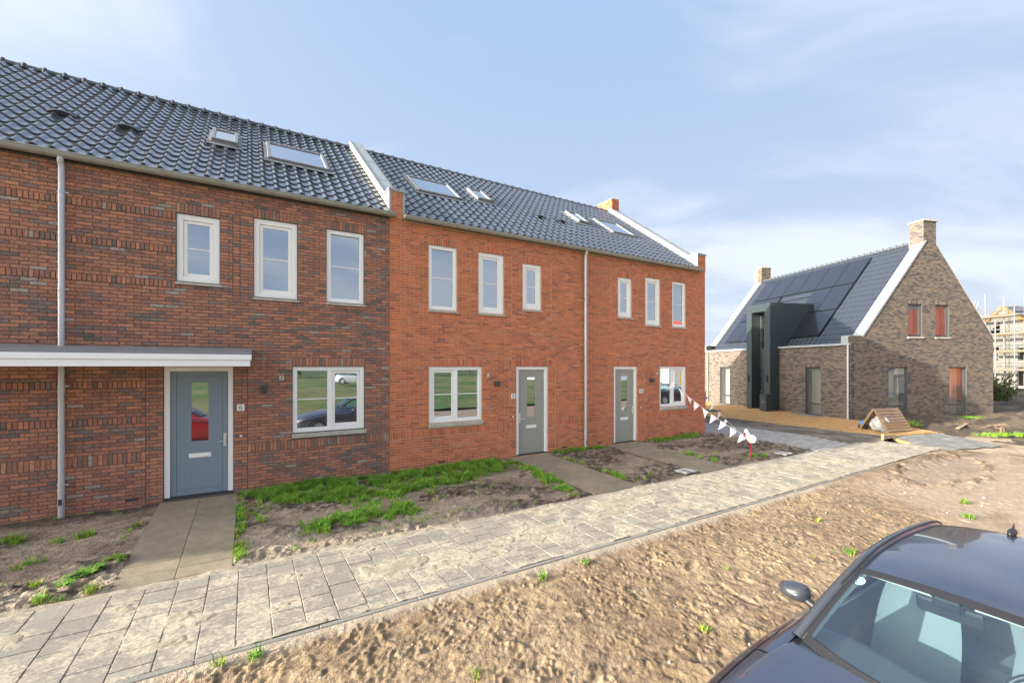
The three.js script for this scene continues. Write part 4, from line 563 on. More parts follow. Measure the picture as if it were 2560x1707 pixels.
// ---------------------------------------------------------------- grass and weeds
{
  const R = rng(515), blade = (g, x, z, a, h, w, lean) => { const cx = Math.cos(a), sx = Math.sin(a), px = -sx * w, pz = cx * w, l1 = lean * 0.35, P = (f, l, s) => [x + cx * l * h + px * s, h * f, z + sx * l * h + pz * s]; g.quad(P(0, 0, -1), P(0, 0, 1), P(0.55, l1, 0.75), P(0.55, l1, -0.75)); g.quad(P(0.55, l1, -0.75), P(0.55, l1, 0.75), P(0.95 - lean * 0.3, lean, 0.08), P(0.95 - lean * 0.3, lean, -0.08)); };
  const mk = (n, spread, hmin, hmax, w) => { const g = new G(); for (let i = 0; i < n; i++) { const k = 0.75 + 0.5 * R(); g.col = [k, k, k]; blade(g, (R() - 0.5) * spread, (R() - 0.5) * spread, R() * 6.283, lerp(hmin, hmax, R()), w, 0.25 + R() * 0.75); } return g.geo(); };
  const leaf = (() => { const g = new G(); for (let i = 0; i < 9; i++) { const a = R() * 6.283, r = 0.012 + R() * 0.03, h = 0.02 + R() * 0.03, s = 0.010 + R() * 0.010, x = Math.cos(a) * r, z = Math.sin(a) * r, t = (R() - 0.5) * 0.02; const k = 0.8 + 0.4 * R(); g.col = [k, k, k]; g.quad([x - s, h - t, z - s * 0.6], [x - s * 0.2, h, z + s], [x + s, h + t, z + s * 0.5], [x + s * 0.4, h, z - s]); } return g.geo(); })();
  const lm = (c) => phys(c, 0.75, { vertexColors: true, transmission: 0.30, thickness: 0, side: THREE.DoubleSide, specularIntensity: 0.4 });
  const kinds = [['grass', mk(13, 0.11, 0.05, 0.13, 0.0042), lm([0.20, 0.42, 0.055])], ['grass', mk(9, 0.08, 0.04, 0.10, 0.0045), lm([0.28, 0.42, 0.06])], ['weeds', leaf, lm([0.16, 0.32, 0.06])]];
  const lists = kinds.map(() => []);
  const scatter = (pts, r, dens, yf, mix) => { for (let i = 0; i < Math.max(1, pts.length - 1); i++) { const a = pts[i], b = pts[i + 1] ?? pts[i], L = Math.hypot(b[0] - a[0], b[1] - a[1]), n = Math.round((L * 2 * r + 3.14 * r * r) * dens); for (let k = 0; k < n; k++) { const t = R(), an = R() * 6.283, rr = r * Math.sqrt(R()), x = lerp(a[0], b[0], t) + Math.cos(an) * rr, z = lerp(a[1], b[1], t) + Math.sin(an) * rr; if (z < 0.015 || (inPath(x, 0.01) && z < 3.33)) continue; if (fbm(x * 6, z * 6, 3, 281) < 0.40 + 0.13 * (rr / r)) continue; lists[R() < mix[0] ? 0 : R() < mix[1] ? 1 : 2].push([x, yf(x, z), z, R() * 6.283, (0.65 + 0.7 * R()) * (1.1 - 0.4 * rr / r)]); } } };
  const S = (pts, r, d, m = [0.72, 0.8]) => scatter(pts, r, d, (x, z) => soilY(x, z) - 0.004, m), L = (pts, r, d, m = [0.25, 0.8]) => scatter(pts, r, d, (x, z) => sandY(x, z) - 0.004, m);
  S([[0.05, 0.2], [3.0, 0.28], [6.1, 0.26]], 0.38, 1200); S([[0.45, 0.7], [1.3, 1.1], [2.65, 1.3], [3.6, 1.05], [4.1, 1.0], [5.3, 0.55]], 0.36, 680); S([[0.9, 2.45], [1.3, 2.35], [1.9, 2.38], [2.35, 2.35]], 0.34, 1000); S([[1.5, 1.15], [2.3, 0.95], [2.8, 1.25]], 0.22, 900);
  S([[0.7, 0.5], [3.2, 0.62], [5.4, 0.45]], 0.52, 420); S([[1.5, 1.7], [3.0, 1.55]], 0.35, 130); S([[5.86, 0.8], [5.72, 1.9], [5.55, 2.7], [5.5, 3.1]], 0.22, 800, [0.45, 0.85]); S([[-0.1, 0.5], [-0.1, 3.2]], 0.075, 700, [0.25, 0.7]); S([[0.1, 0.6], [0.2, 1.9]], 0.16, 160, [0.2, 0.8]); S([[0.4, 3.0], [2.5, 2.95], [5.0, 3.0]], 0.22, 26, [0.4, 0.8]); S([[2.4, 1.9], [4.9, 1.9]], 0.5, 14, [0.4, 0.8]);
  S([[-2.95, 0.95], [-2.8, 0.98]], 0.1, 900); S([[-2.3, 1.22], [-2.05, 1.25], [-1.85, 1.4]], 0.11, 1100); S([[-1.7, 1.3], [-1.45, 1.1]], 0.09, 900); S([[-1.6, 1.62]], 0.1, 700); S([[-2.45, 2.05], [-2.3, 1.9]], 0.09, 800, [0.5, 0.7]); S([[-1.74, 2.85], [-1.45, 2.5]], 0.17, 1500, [0.05, 0.1]); S([[-1.5, 2.4]], 0.1, 700, [0.1, 0.2]); for (const p of [[-1.92, 3.2], [-1.8, 3.27], [-1.52, 3.22], [-2.5, 2.6], [-2.1, 2.7]]) S([p], 0.06, 1600, [0.3, 0.9]); S([[-2.9, 0.15], [-1.6, 0.2]], 0.1, 25, [0, 0]);
  S([[7.3, 0.14], [9.25, 0.13]], 0.14, 800); S([[7.22, 0.6], [7.2, 3.1]], 0.09, 300, [0.3, 0.8]); S([[7.35, 2.3], [7.25, 2.75]], 0.11, 900); S([[7.5, 3.0], [9.0, 2.6]], 0.2, 30); S([[11.2, 0.15], [12.4, 0.17], [13.6, 0.13]], 0.17, 700); S([[10.62, 1.2], [10.6, 3.0]], 0.09, 160); for (const p of [[10.72, 1.95], [10.62, 2.75], [12.05, 2.95], [12.45, 3.1], [11.5, 2.2]]) S([p], 0.13, 700);
  for (const [p, r] of [[[0.04, 5.42], 0.06], [[-0.24, 5.40], 0.06], [[3.53, 5.50], 0.08], [[3.77, 5.53], 0.07], [[3.07, 5.55], 0.045], [[5.93, 6.1], 0.05], [[7.3, 7.1], 0.07], [[6.67, 6.95], 0.05], [[3.93, 7.15], 0.05], [[5.3, 6.5], 0.04], [[1.64, 6.6], 0.05], [[0.8, 5.55], 0.05], [[2.33, 6.9], 0.04], [[9.5, 5.5], 0.12], [[10.9, 7.5], 0.1], [[11.9, 7.2], 0.09], [[4.6, 6.2], 0.035], [[2.1, 6.2], 0.03], [[6.2, 7.7], 0.05], [[8.2, 6.3], 0.05]]) L([p], r * 0.75, 1100);
  scatter([[23.5, 3.3], [24.4, 2.6], [25.2, 2.9]], 0.3, 120, () => 0.1, [0.7, 0.8]); scatter([[28.6, 3.4], [29.8, 3.8]], 0.3, 120, () => 0.12, [0.7, 0.8]); scatter([[22.9, 5.3], [24.6, 5.9]], 0.45, 160, () => 0.03, [0.5, 0.8]);
  kinds.forEach(([nm, geo, mat], i) => { const l = lists[i], im = new THREE.InstancedMesh(geo, mat, l.length), m = new THREE.Matrix4(), col = new THREE.Color(); im.name = numbered(nm); im.castShadow = im.receiveShadow = true; l.forEach((q, k) => { m.compose(V(q[0], q[1], q[2]), new THREE.Quaternion().setFromAxisAngle(V(0, 1, 0), q[3]), V(q[4], q[4], q[4])); im.setMatrixAt(k, m); const v = 0.55 + 0.85 * hash(k, 3, i); im.setColorAt(k, col.setRGB(v * (0.8 + 0.7 * hash(k, 5, i)), v, v * 0.9)); }); im.userData.kind = 'stuff'; tag(im, ['fresh green grass tufts growing in the front gardens', 'yellowish young grass tufts on soil and sand', 'small leafy weeds among the grass'][i], i < 2 ? 'grass' : 'weeds'); scene.add(im); console.log(nm, l.length); });
}

// ---------------------------------------------------------------- detached house (its frame: x along the gable, z out of the gable)
const DH = thing('detached_house', 'detached tan brick house with steep dark roof, solar panels and black entrance portal', 'house', [24.43, 0, 0.57], -0.3459);
{
  const B = -0.03, lv = (k) => B + CR * k, LEN = 10.96, WID = 8.85, A = Math.atan2(8.8 - 3.62, 4.57 - 0.42), SL2 = Math.hypot(8.8 - 3.62, 4.57 - 0.42);
  const gableX = (y) => y < 3.98 ? [0, WID] : y < 8.5 ? [0.70 + (y - 4.0) * (3.66 / 4.58), 8.80 - (y - 4.0) * (3.67 / 4.58)] : [4.33, 5.12];
  const gw = [win(2.21, 3.35, 0, 41), win(5.97, 7.08, 0, 41), win(3.38, 4.24, 65, 91), win(5.08, 5.94, 65, 91)], hole = (w) => [w.x0, w.x1, lv(w.k0), lv(w.k1)];
  const cap = (w) => ({ x0: w.x0, x1: w.x1 + 0.07, k0: w.k1, k1: w.k1 + 3 });
  const gable = backing('gable_wall', DH, [[0, -0.3], [WID, -0.3], [WID, 3.98], [5.12, 8.55], [5.12, 9.72], [4.33, 9.72], [4.33, 8.5], [0.70, 3.98], [0, 3.98]], gw.map((w) => [w.x0, w.x1, Math.max(-0.29, lv(w.k0)), lv(w.k1)]), M.mortarBlack, 0.2);
  brickwork(gable, { seed: 201, base: B, k0: -3, k1: 157, x0: 0, x1: WID, span: (y) => [gableX(y)], pal: 'tan', pitch: 0.212, joint: 0.010, holes: gw.map((w) => ({ ...w, k0: w.k0 || -3 })), bands: gw.map(cap), single: 170, ok: (x, y) => y > 0.3 });
  const lw = [win(LEN - 9.32, LEN - 8.36, 0, 41), win(LEN - 2.52, LEN - 1.61, 0, 41)], port = win(LEN - 6.05, LEN - 4.28, -3, 60);
  const long = backing('side_wall', DH, [[0, -0.3], [LEN, -0.3], [LEN, 3.60], [0, 3.60]], lw.map((w) => [w.x0, w.x1, -0.29, lv(w.k1)]), M.mortarBlack, 0.2, [0, 0, -LEN], [0, -Math.PI / 2, 0]);
  brickwork(long, { seed: 202, base: B, k0: -3, k1: 58, x0: 0, x1: LEN, pal: 'tan', pitch: 0.212, joint: 0.010, holes: [...lw.map((w) => ({ ...w, k0: -3 })), port], bands: lw.map((w) => ({ x0: w.x0 - 0.0, x1: w.x1 + 0.02, k0: 41, k1: 44 })), single: 130, ok: (x, y) => x > LEN - 4.2 && y > 0.3 });
  const shell = new G(); shell.b(0.02, WID - 0.02, -0.3, 3.9, -LEN, -LEN + 0.2); shell.b(WID - 0.2, WID - 0.01, -0.3, 3.7, -LEN + 0.21, -0.22); shell.build('rear_wall', M.mortarBlack, DH);
  const fg = backing('far_gable', DH, [[0, 0], [WID, 0], [WID, 3.98], [5.12, 8.55], [5.12, 9.72], [4.33, 9.72], [4.33, 8.5], [0.70, 3.98], [0, 3.98]], [], std([0.30, 0.215, 0.14], 0.9, { map: T.brick }), 0.35, [0, 0, -LEN + 0.14]);
  const fs = new THREE.Group(); fs.name = 'far_pier'; fs.position.set(-0.012, 0, -LEN - 0.2); fs.rotation.y = -Math.PI / 2; DH.add(fs); brickwork(fs, { seed: 203, base: B, k0: 0, k1: 64, x0: 0, x1: 0.34, pal: 'tan', pitch: 0.212, single: 0 });
  // chimneys stand on both gables
  for (const [z0, z1, nm] of [[-0.62, -0.205, 0], [-LEN + 0.02, -LEN + 0.42, 1]]) {
    const c = new G(); c.b(4.335, 5.115, 8.3, 9.72, z0, z1); const cm = c.build('chimney', M.mortarBlack, DH);
    const s = new THREE.Group(); s.name = 'chimney_face'; s.position.set(4.325, 0, z0); s.rotation.y = -Math.PI / 2; DH.add(s); brickwork(s, { seed: 204 + nm, base: 8.3, k0: 0, k1: 23, x0: 0, x1: nm ? 0.42 : 0.62, pal: 'tan', pitch: 0.212, single: 0 });
    if (nm) { const f = new THREE.Group(); f.name = 'chimney_face'; f.position.set(0, 0, z1 + 0.012); DH.add(f); brickwork(f, { seed: 209, base: 8.3, k0: 0, k1: 23, x0: 4.335, x1: 5.115, pal: 'tan', pitch: 0.212, single: 0 }); }
    const k = new G(); k.b(4.27, 5.19, 9.73, 9.81, z0 - 0.06, nm ? z1 + 0.06 : 0.06, 0.008); k.build('chimney_cap', M.sill, cm);
    const fl = new G(); fl.b(4.30, 4.33, 8.35, 8.85, z0 - 0.03, z0 + 0.02); fl.build('flashing', M.flash, cm);
  }
  // roof
  const rg = new G(); rg.b(0.0, LEN - 0.05, -0.1, -0.01, -SL2, 0.05); const roof = rg.build('roof', M.underlay, DH, [0.42, 3.62, -LEN]); roof.rotation.order = 'YXZ'; roof.rotation.set(A, -Math.PI / 2, 0);
  const rr = new G(); rr.b(0, LEN - 0.1, -0.1, 0, 0, SL2 + 0.4); const back = rr.build('rear_roof', M.tileGrey, DH, [4.57, 8.8, -LEN]); back.rotation.order = 'YXZ'; back.rotation.set(A, -Math.PI / 2, 0); back.scale.set(1, 1, 1); back.rotation.set(A, Math.PI / 2, 0); back.position.z = -0.05;
  tiling(roof, { x0: 0.45, x1: LEN - 0.42, w: 0.30, rows: 18, gauge: SL2 / 18.1, geo: TGrey, mat: M.tileGrey, seed: 15, skip: [[LEN - 6.05, LEN - 4.28, -0.2, 3.0]] });
  for (let i = 0; i < 30; i++) { const m = mesh('ridge_tile', ridgeGeo, M.ridge, DH, [4.57, 8.78, -LEN + 0.35 + i * 0.34]); m.rotation.y = -Math.PI / 2; }
  // zinc copings on the gables
  const along = (s, n) => [0.42 + Math.cos(A) * s - Math.sin(A) * n, 3.62 + Math.sin(A) * s + Math.cos(A) * n];
  for (const [za, zb, nm] of [[-0.48, 0.03, 'coping'], [-LEN - 0.2, -LEN + 0.33, 'coping']]) { const g = new G(), P = (s, n, z) => { const q = along(s, n); return [q[0], q[1], z]; }, s0 = 0.38, s1 = SL2 - 0.1, n = 0.10; g.quad(P(s0, n, za), P(s0, n, zb), P(s1, n, zb), P(s1, n, za)); g.quad(P(s0, n, zb), P(s0, n - 0.09, zb), P(s1, n - 0.09, zb), P(s1, n, zb)); g.quad(P(s0, n - 0.3, za), P(s0, n, za), P(s1, n, za), P(s1, n - 0.3, za)); g.b(-0.03, 0.74, 3.985, 4.02, za, zb - 0.001); g.b(-0.03, -0.005, 3.62, 3.984, za, za + 0.36); const c = g.build(nm, M.zincPale, DH);
    const r = new G(), Q = (t, z) => [lerp(5.1, WID + 0.03, t), lerp(8.63, 4.0, t), z]; r.quad(Q(0, za), Q(0, zb), Q(1, zb), Q(1, za)); r.quad(Q(0, zb), [5.1, 8.57, zb], [WID + 0.03, 3.94, zb], Q(1, zb)); r.build('coping_far_side', M.zinc, c); }
  const gt = new G(); gt.b(-0.10, 0.02, 3.56, 3.665, -LEN + 0.2, -4.76 + -1.30, 0.006); gt.b(-0.10, 0.02, 3.56, 3.665, -4.27, -0.02, 0.006); gt.build('gutter', M.zincPale, DH);
  for (const z of [-0.10, -10.55]) { const g = new G(); g.rod([-0.07, 3.56, z], [-0.07, 0, z], 0.042, 0.042, 14); const p = g.build('downpipe', M.zinc, DH); for (const y of [3.0, 2.0, 0.75]) { const b = new G(); b.rod([-0.07, y - 0.02, z], [-0.07, y + 0.02, z], 0.05, 0.05, 14); b.build('bracket', M.zinc, p); } }
  // windows with blinds
  const rnd = rng(3);
  function blindWindow(parent, w, y0, y1, split) {
    const f = 0.052, zf = -0.065, g = new G(); ring(g, w.x0 + 0.004, w.x1 - 0.004, y0 + 0.004, y1 - 0.004, f, zf - 0.07, zf); if (split) g.b(w.x0 + f, w.x1 - f, split - 0.03, split + 0.03, zf - 0.07, zf - 0.003); else { ring(g, w.x0 + f + 0.002, w.x1 - f - 0.002, y0 + f + 0.002, y1 - f - 0.002, 0.05, zf - 0.06, zf - 0.012); }
    const m = g.build('window', M.anthFrame, parent); const e = split ? f : f + 0.05;
    const p = new G(); p.quad([w.x0 + e, y0 + e, zf - 0.02], [w.x1 - e, y0 + e, zf - 0.02], [w.x1 - e, y1 - e, zf - 0.02], [w.x0 + e, y1 - e, zf - 0.02]); p.build('pane', M.pane, m);
    const s = new G(); for (let y = y0 + e; y < y1 - e; y += 0.052) s.box((w.x0 + w.x1) / 2, y, zf - 0.085, w.x1 - w.x0 - 2 * e, 0.004, 0.045); const bl = s.build('blind', std([0.74, 0.75, 0.70], 0.6), m); bl.userData.kind = 'stuff';
    const d = new G(); d.b(w.x0 - 0.05, w.x1 + 0.05, y0 - 0.02, y1 + 0.05, zf - 0.42, zf - 0.40); d.build('room_shade', std([0.30, 0.31, 0.28], 0.95), m);
  }
  for (const w of gw.slice(0, 2)) { blindWindow(gable, w, 0.02, lv(41), 0.62); const s = new G(); s.b(w.x0, w.x1 + 0.03, -0.06, 0.02, -0.12, 0.05, 0.006); s.build('sill', M.sill, gable); }
  for (const w of gw.slice(2)) { blindWindow(gable, w, lv(65), lv(91), 0); const s = new G(); s.b(w.x0 - 0.03, w.x1 + 0.08, lv(65) - 0.075, lv(65) - 0.004, -0.08, 0.05, 0.006); s.build('sill', M.sill, gable); }
  for (const w of lw) { blindWindow(long, w, 0.02, lv(41), 0.62); const s = new G(); s.b(w.x0 - 0.3, w.x1 + 0.4, 0.0, 0.045, 0.0, 0.75, 0.006); s.build('step_slab', M.conc, long); }
  // entrance portal of dark metal
  const PZ0 = -6.08, PZ1 = -4.24, PF = -0.62, po = new G(), T_ = 0.42;
  po.b(PF, 2.4, 0.0, 6.17, PZ0, PZ0 + T_, 0.004); po.b(PF, 2.4, 0.0, 6.17, PZ1 - T_, PZ1, 0.004); po.b(PF + 0.002, 2.4, 5.73, 6.168, PZ0 + T_ + 0.001, PZ1 - T_ - 0.001, 0.004);
  const portal = po.build('portal', M.anth, DH);
  const seam = new G(); for (const z of [PZ0 + 0.21, PZ1 - 0.21]) seam.b(PF - 0.002, PF + 0.001, 3.02, 3.03, z - 0.20, z + 0.20); seam.b(PF - 0.002, PF + 0.001, 5.735, 6.165, PZ1 - T_ - 0.004, PZ1 - T_ + 0.004); seam.build('panel_seam', M.black, portal);
  for (const z of [PZ0 + 0.2, PZ1 - 0.2]) { const l = new G(); l.b(PF - 0.05, PF - 0.001, 1.62, 2.05, z - 0.035, z + 0.035, 0.006); l.build('wall_lamp', M.black, portal); }
  const za = PZ0 + T_, zb = PZ1 - T_, wf = new G(); wf.b(-0.03, 0.03, 2.46, 5.73, za, za + 0.07); wf.b(-0.03, 0.03, 2.46, 5.73, zb - 0.07, zb); for (const y of [2.46, 2.52, 3.3, 4.05, 4.85, 5.66]) wf.b(-0.03, 0.025, y, y + (y === 2.46 ? 0.055 : y < 2.6 || y > 5.6 ? 0.06 : 0.025), za + 0.07, zb - 0.07);
  const stair = wf.build('stair_window', M.anthFrame, portal); const sp = new G(); sp.quad([-0.005, 2.52, za], [-0.005, 2.52, zb], [-0.005, 5.7, zb], [-0.005, 5.7, za]); sp.build('pane', M.pane, stair); const cu = new G(); cu.b(0.25, 0.27, 2.4, 5.72, za, zb); cu.build('room_wall', std([0.46, 0.47, 0.38], 0.9), stair);
  const dr = new G(); dr.b(-0.02, 0.04, 0.03, 2.455, za + 0.02, zb - 0.02, 0.004); const fd = dr.build('front_door', M.anth, portal); const hn = new G(); hn.rod([-0.06, 1.0, za + 0.14], [-0.06, 1.12, za + 0.14], 0.012); hn.build('handle', M.steel, fd);
  // solar panels
  const cellTex = tex(256, (x, y) => { const gx = Math.abs((x * 10) % 1 - 0.5) > 0.465, gy = Math.abs((y * 20) % 1 - 0.5) > 0.45; return gx || gy ? [0.16, 0.16, 0.2] : [0.10, 0.10, 0.135]; }, 1, true), pv = phys([1, 1, 1], 0.3, { map: cellTex, clearcoat: 1, clearcoatRoughness: 0.04 });
  const panel = (a0, s0) => { const g = new G(), w = 1.205, h = 1.80, x = LEN - a0 - w; ring2(g, x, x + w, s0, s0 + h); const m = g.build('solar_panel', M.black, roof); const c = new G(); c.quad([x + 0.012, 0.125, -s0 - 0.012], [x + w - 0.012, 0.125, -s0 - 0.012], [x + w - 0.012, 0.125, -s0 - h + 0.012], [x + 0.012, 0.125, -s0 - h + 0.012]); const u = c.u; for (let i = 0; i < 4; i++) { u[2 * i] = [0, 1, 1, 0][i]; u[2 * i + 1] = [0, 0, 1, 1][i]; } c.build('cells', pv, m); };
  function ring2(g, x0, x1, s0, s1) { g.b(x0, x1, 0.085, 0.12, -s1, -s0); for (const [a, b, c, d] of [[x0, x0 + 0.012, s0, s1], [x1 - 0.012, x1, s0, s1], [x0 + 0.012, x1 - 0.012, s0, s0 + 0.012], [x0 + 0.012, x1 - 0.012, s1 - 0.012, s1]]) g.b(a, b, 0.1205, 0.129, -d, -c); }
  for (let i = 0; i < 6; i++) panel(2.45 + i * 1.225, 4.38); for (const a of [2.45, 3.675, 7.35, 8.575]) for (const s of [0.66, 2.52]) panel(a, s);
  const rails = new G(); for (const s of [1.0, 2.1, 2.9, 3.9, 4.8, 5.8]) rails.b(LEN - 9.85, LEN - 2.35, 0.05, 0.08, -s - 0.02, -s + 0.02); rails.build('panel_rail', M.black, roof);
}
const mb = thing('meter_box', 'dark metal box standing before the black portal', 'box', [24.43, 0.04, 0.57], -0.3459); { const g = new G(); g.b(-1.12, -0.64, 0, 0.92, -4.46, -3.98, 0.01); g.build('cabinet', M.anth, mb); const l = new G(); l.b(-1.14, -0.62, 0.92, 0.95, -4.48, -3.96, 0.006); l.build('lid', M.anth, mb); const k = new G(); k.b(-1.128, -1.121, 0.5, 0.53, -4.25, -4.18); k.build('lock', M.steel, mb); }

// ---------------------------------------------------------------- house under construction with scaffolding, far off
{
  const P = [77, 0, -4.2], TH = -2.02, h = thing('unfinished_house', 'unfinished pale block house with dark tiled roof behind scaffolding', 'house', P, TH), bl = std([0.30, 0.288, 0.245], 0.95, { map: T.conc });
  const s = new THREE.Shape([[-5.2, 0], [5.2, 0], [5.2, 4.9], [0, 9.5], [-5.2, 4.9]].map((q) => new THREE.Vector2(...q))); for (const [x0, x1, y0, y1] of [[-1.9, -0.3, 6.2, 7.9], [-2.6, -0.4, 3.2, 5.0], [1.3, 3.0, 0.3, 2.4], [-3.9, -2.2, 0.3, 2.4], [1.4, 3.0, 3.2, 4.7]]) s.holes.push(new THREE.Path([[x0, y0], [x1, y0], [x1, y1], [x0, y1]].map((q) => new THREE.Vector2(...q))));
  const e = new THREE.ExtrudeGeometry(s, { depth: 0.3, bevelEnabled: false }); mesh('gable_wall', e, bl, h, [0, 0, -0.3]);
  const w = new G(); w.b(5.0, 5.2, 0, 4.9, -12, -0.31); w.b(-5.2, -5.0, 0, 4.9, -12, -0.31); w.b(-4.9, 4.9, 0, 9, -2.5, -2.4); w.build('wall', std([0.36, 0.35, 0.31], 0.95, { map: T.conc }), h);
  for (const sd of [1, -1]) { const r = new G(), q = (t, n, z) => [sd * (t * 5.7 + n * 0.66), 9.62 - t * 5.04 + n * 0.75, z], f = (a) => r.quad(...(sd > 0 ? a : a.reverse())); f([q(0, 0.1, 0.1), q(1, 0.1, 0.1), q(1, 0.1, -12), q(0, 0.1, -12)].reverse().reverse()); f([q(0, 0, 0.1), q(1, 0, 0.1), q(1, 0.1, 0.1), q(0, 0.1, 0.1)]); r.build('roof', phys([0.06, 0.07, 0.09], 0.4, { side: THREE.DoubleSide, clearcoat: 0.3 }), h); const v = new G(), k = (t, n, z) => [sd * (t * 5.75 + n * 0.66), 9.68 - t * 5.08 + n * 0.75, z]; v.quad(k(0, -0.26, 0.14), k(1, -0.26, 0.14), k(1, 0.1, 0.14), k(0, 0.1, 0.14)); v.quad(k(0, 0.1, 0.14), k(1, 0.1, 0.14), k(1, 0.1, -0.1), k(0, 0.1, -0.1)); v.build('barge_board', std([0.42, 0.235, 0.09], 0.8, { map: T.wood, side: THREE.DoubleSide }), h); for (let i = 1; i < 14; i++) { const c = new G(), a = q(i / 14, 0.13, 0.05), b = q(i / 14, 0.13, -12); c.rod(a, b, 0.05, 0.05, 6); c.build('tile_course', M.tileGrey, h); } }
  const sc = thing('scaffolding', 'steel tube scaffolding with timber decks against the unfinished house', 'scaffolding', P, TH), st = phys([0.30, 0.30, 0.30], 0.45, { metalness: 0.6 }), R = rng(9), deckM = std([0.30, 0.225, 0.14], 0.85, { map: T.wood });
  for (const z of [1.2, 2.4]) for (let i = 0; i < 8; i++) { const x = -6.4 + i * 1.85, g = new G(); g.rod([x, 0, z], [x + (R() - 0.5) * 0.1, (z < 2 ? 9.3 : 7.3) + R() * 2.2 - (Math.abs(x) > 4 ? 2 : 0), z], 0.045, 0.045, 6); g.build('pole', st, sc); }
  for (const y of [2.1, 4.2, 6.2, 8.3]) { for (const z of [1.2, 2.4]) for (const dy of [0.15, 0.65, 1.15]) { const g = new G(); g.rod([-6.8, y + dy, z], [6.9, y + dy + (R() - 0.5) * 0.1, z], 0.035, 0.035, 6); g.build('ledger', st, sc); } const wd = y > 8 ? 3 : 6.6; for (let k = 0; k < 4; k++) { const b = new G(); b.b(-wd, wd, y - 0.05, y, 1.25 + k * 0.28, 1.5 + k * 0.28); b.build('deck_board', deckM, sc); } const tb = new G(); tb.b(-wd, wd, y, y + 0.2, 2.36, 2.40); tb.build('toe_board', deckM, sc); }
  for (const [x, y] of [[-4, 2.3], [0.5, 4.3], [3, 2.3], [-5, 0.2]]) { const g = new G(); g.rod([x, y, 2.45], [x + 2.6, y + 1.8, 2.45], 0.035, 0.035, 6); g.build('brace', st, sc); }
  const ld = new G(); ld.rod([-2.6, 6.3, 2.0], [-1.6, 10.6, 1.6], 0.04, 0.04, 6); ld.rod([-2.2, 6.3, 2.0], [-1.2, 10.6, 1.6], 0.04, 0.04, 6); for (let i = 0; i < 14; i++) ld.rod([-2.6 + i * 0.071, 6.3 + i * 0.307, 2.0 - i * 0.03], [-2.2 + i * 0.071, 6.3 + i * 0.307, 2.0 - i * 0.03], 0.025, 0.025, 5); ld.build('ladder', st, sc);
}
// shrub in front of it
{
  const R = rng(41), t = thing('shrub', 'dark green twiggy shrub beside the detached house', 'shrub', [42.6, 0.1, 1.3]), tw = new G(), lf = [];
  for (let i = 0; i < 46; i++) { const a = R() * 6.283, r = 0.3 + R() * 1.5, h = 0.9 + R() * 1.5, x = (R() - 0.5) * 1.4, z = (R() - 0.5) * 1.2, p = [[x, 0, z], [x + Math.cos(a) * r * 0.4, h * 0.5, z + Math.sin(a) * r * 0.4], [x + Math.cos(a) * r, h, z + Math.sin(a) * r]]; tw.add(tube(p, 0.012 + R() * 0.012, 4, 5)); for (let k = 0; k < 46; k++) { const u = 0.15 + 0.7 * R(); lf.push([x + Math.cos(a) * r * u + (R() - 0.5) * 0.45, Math.max(0.05, h * u * 0.92 + (R() - 0.5) * 0.4), z + Math.sin(a) * r * u + (R() - 0.5) * 0.45]); } }
  tw.build('stems', std([0.12, 0.085, 0.055], 0.9), t);
  const g = new G(); g.quad([-0.05, 0, -0.02], [0.05, 0, -0.02], [0.05, 0.02, 0.03], [-0.05, 0.02, 0.03]); g.quad([-0.01, -0.04, 0], [0.03, -0.04, 0.01], [0.02, 0.05, 0.02], [-0.03, 0.05, 0]);
  const im = new THREE.InstancedMesh(g.geo(), phys([0.075, 0.125, 0.028], 0.7, { transmission: 0.3, thickness: 0, side: THREE.DoubleSide }), lf.length), m = new THREE.Matrix4(), c = new THREE.Color(); lf.forEach((p, i) => { m.compose(V(...p), new THREE.Quaternion().setFromEuler(new THREE.Euler(R() * 6, R() * 6, R() * 6)), V(1, 1, 1).multiplyScalar(0.7 + R())); im.setMatrixAt(i, m); const v = 0.6 + R() * 0.8; im.setColorAt(i, c.setRGB(v * (1 + R() * 0.5), v, v)); }); im.name = 'foliage'; im.userData.kind = 'stuff'; im.castShadow = im.receiveShadow = true; t.add(im);
}

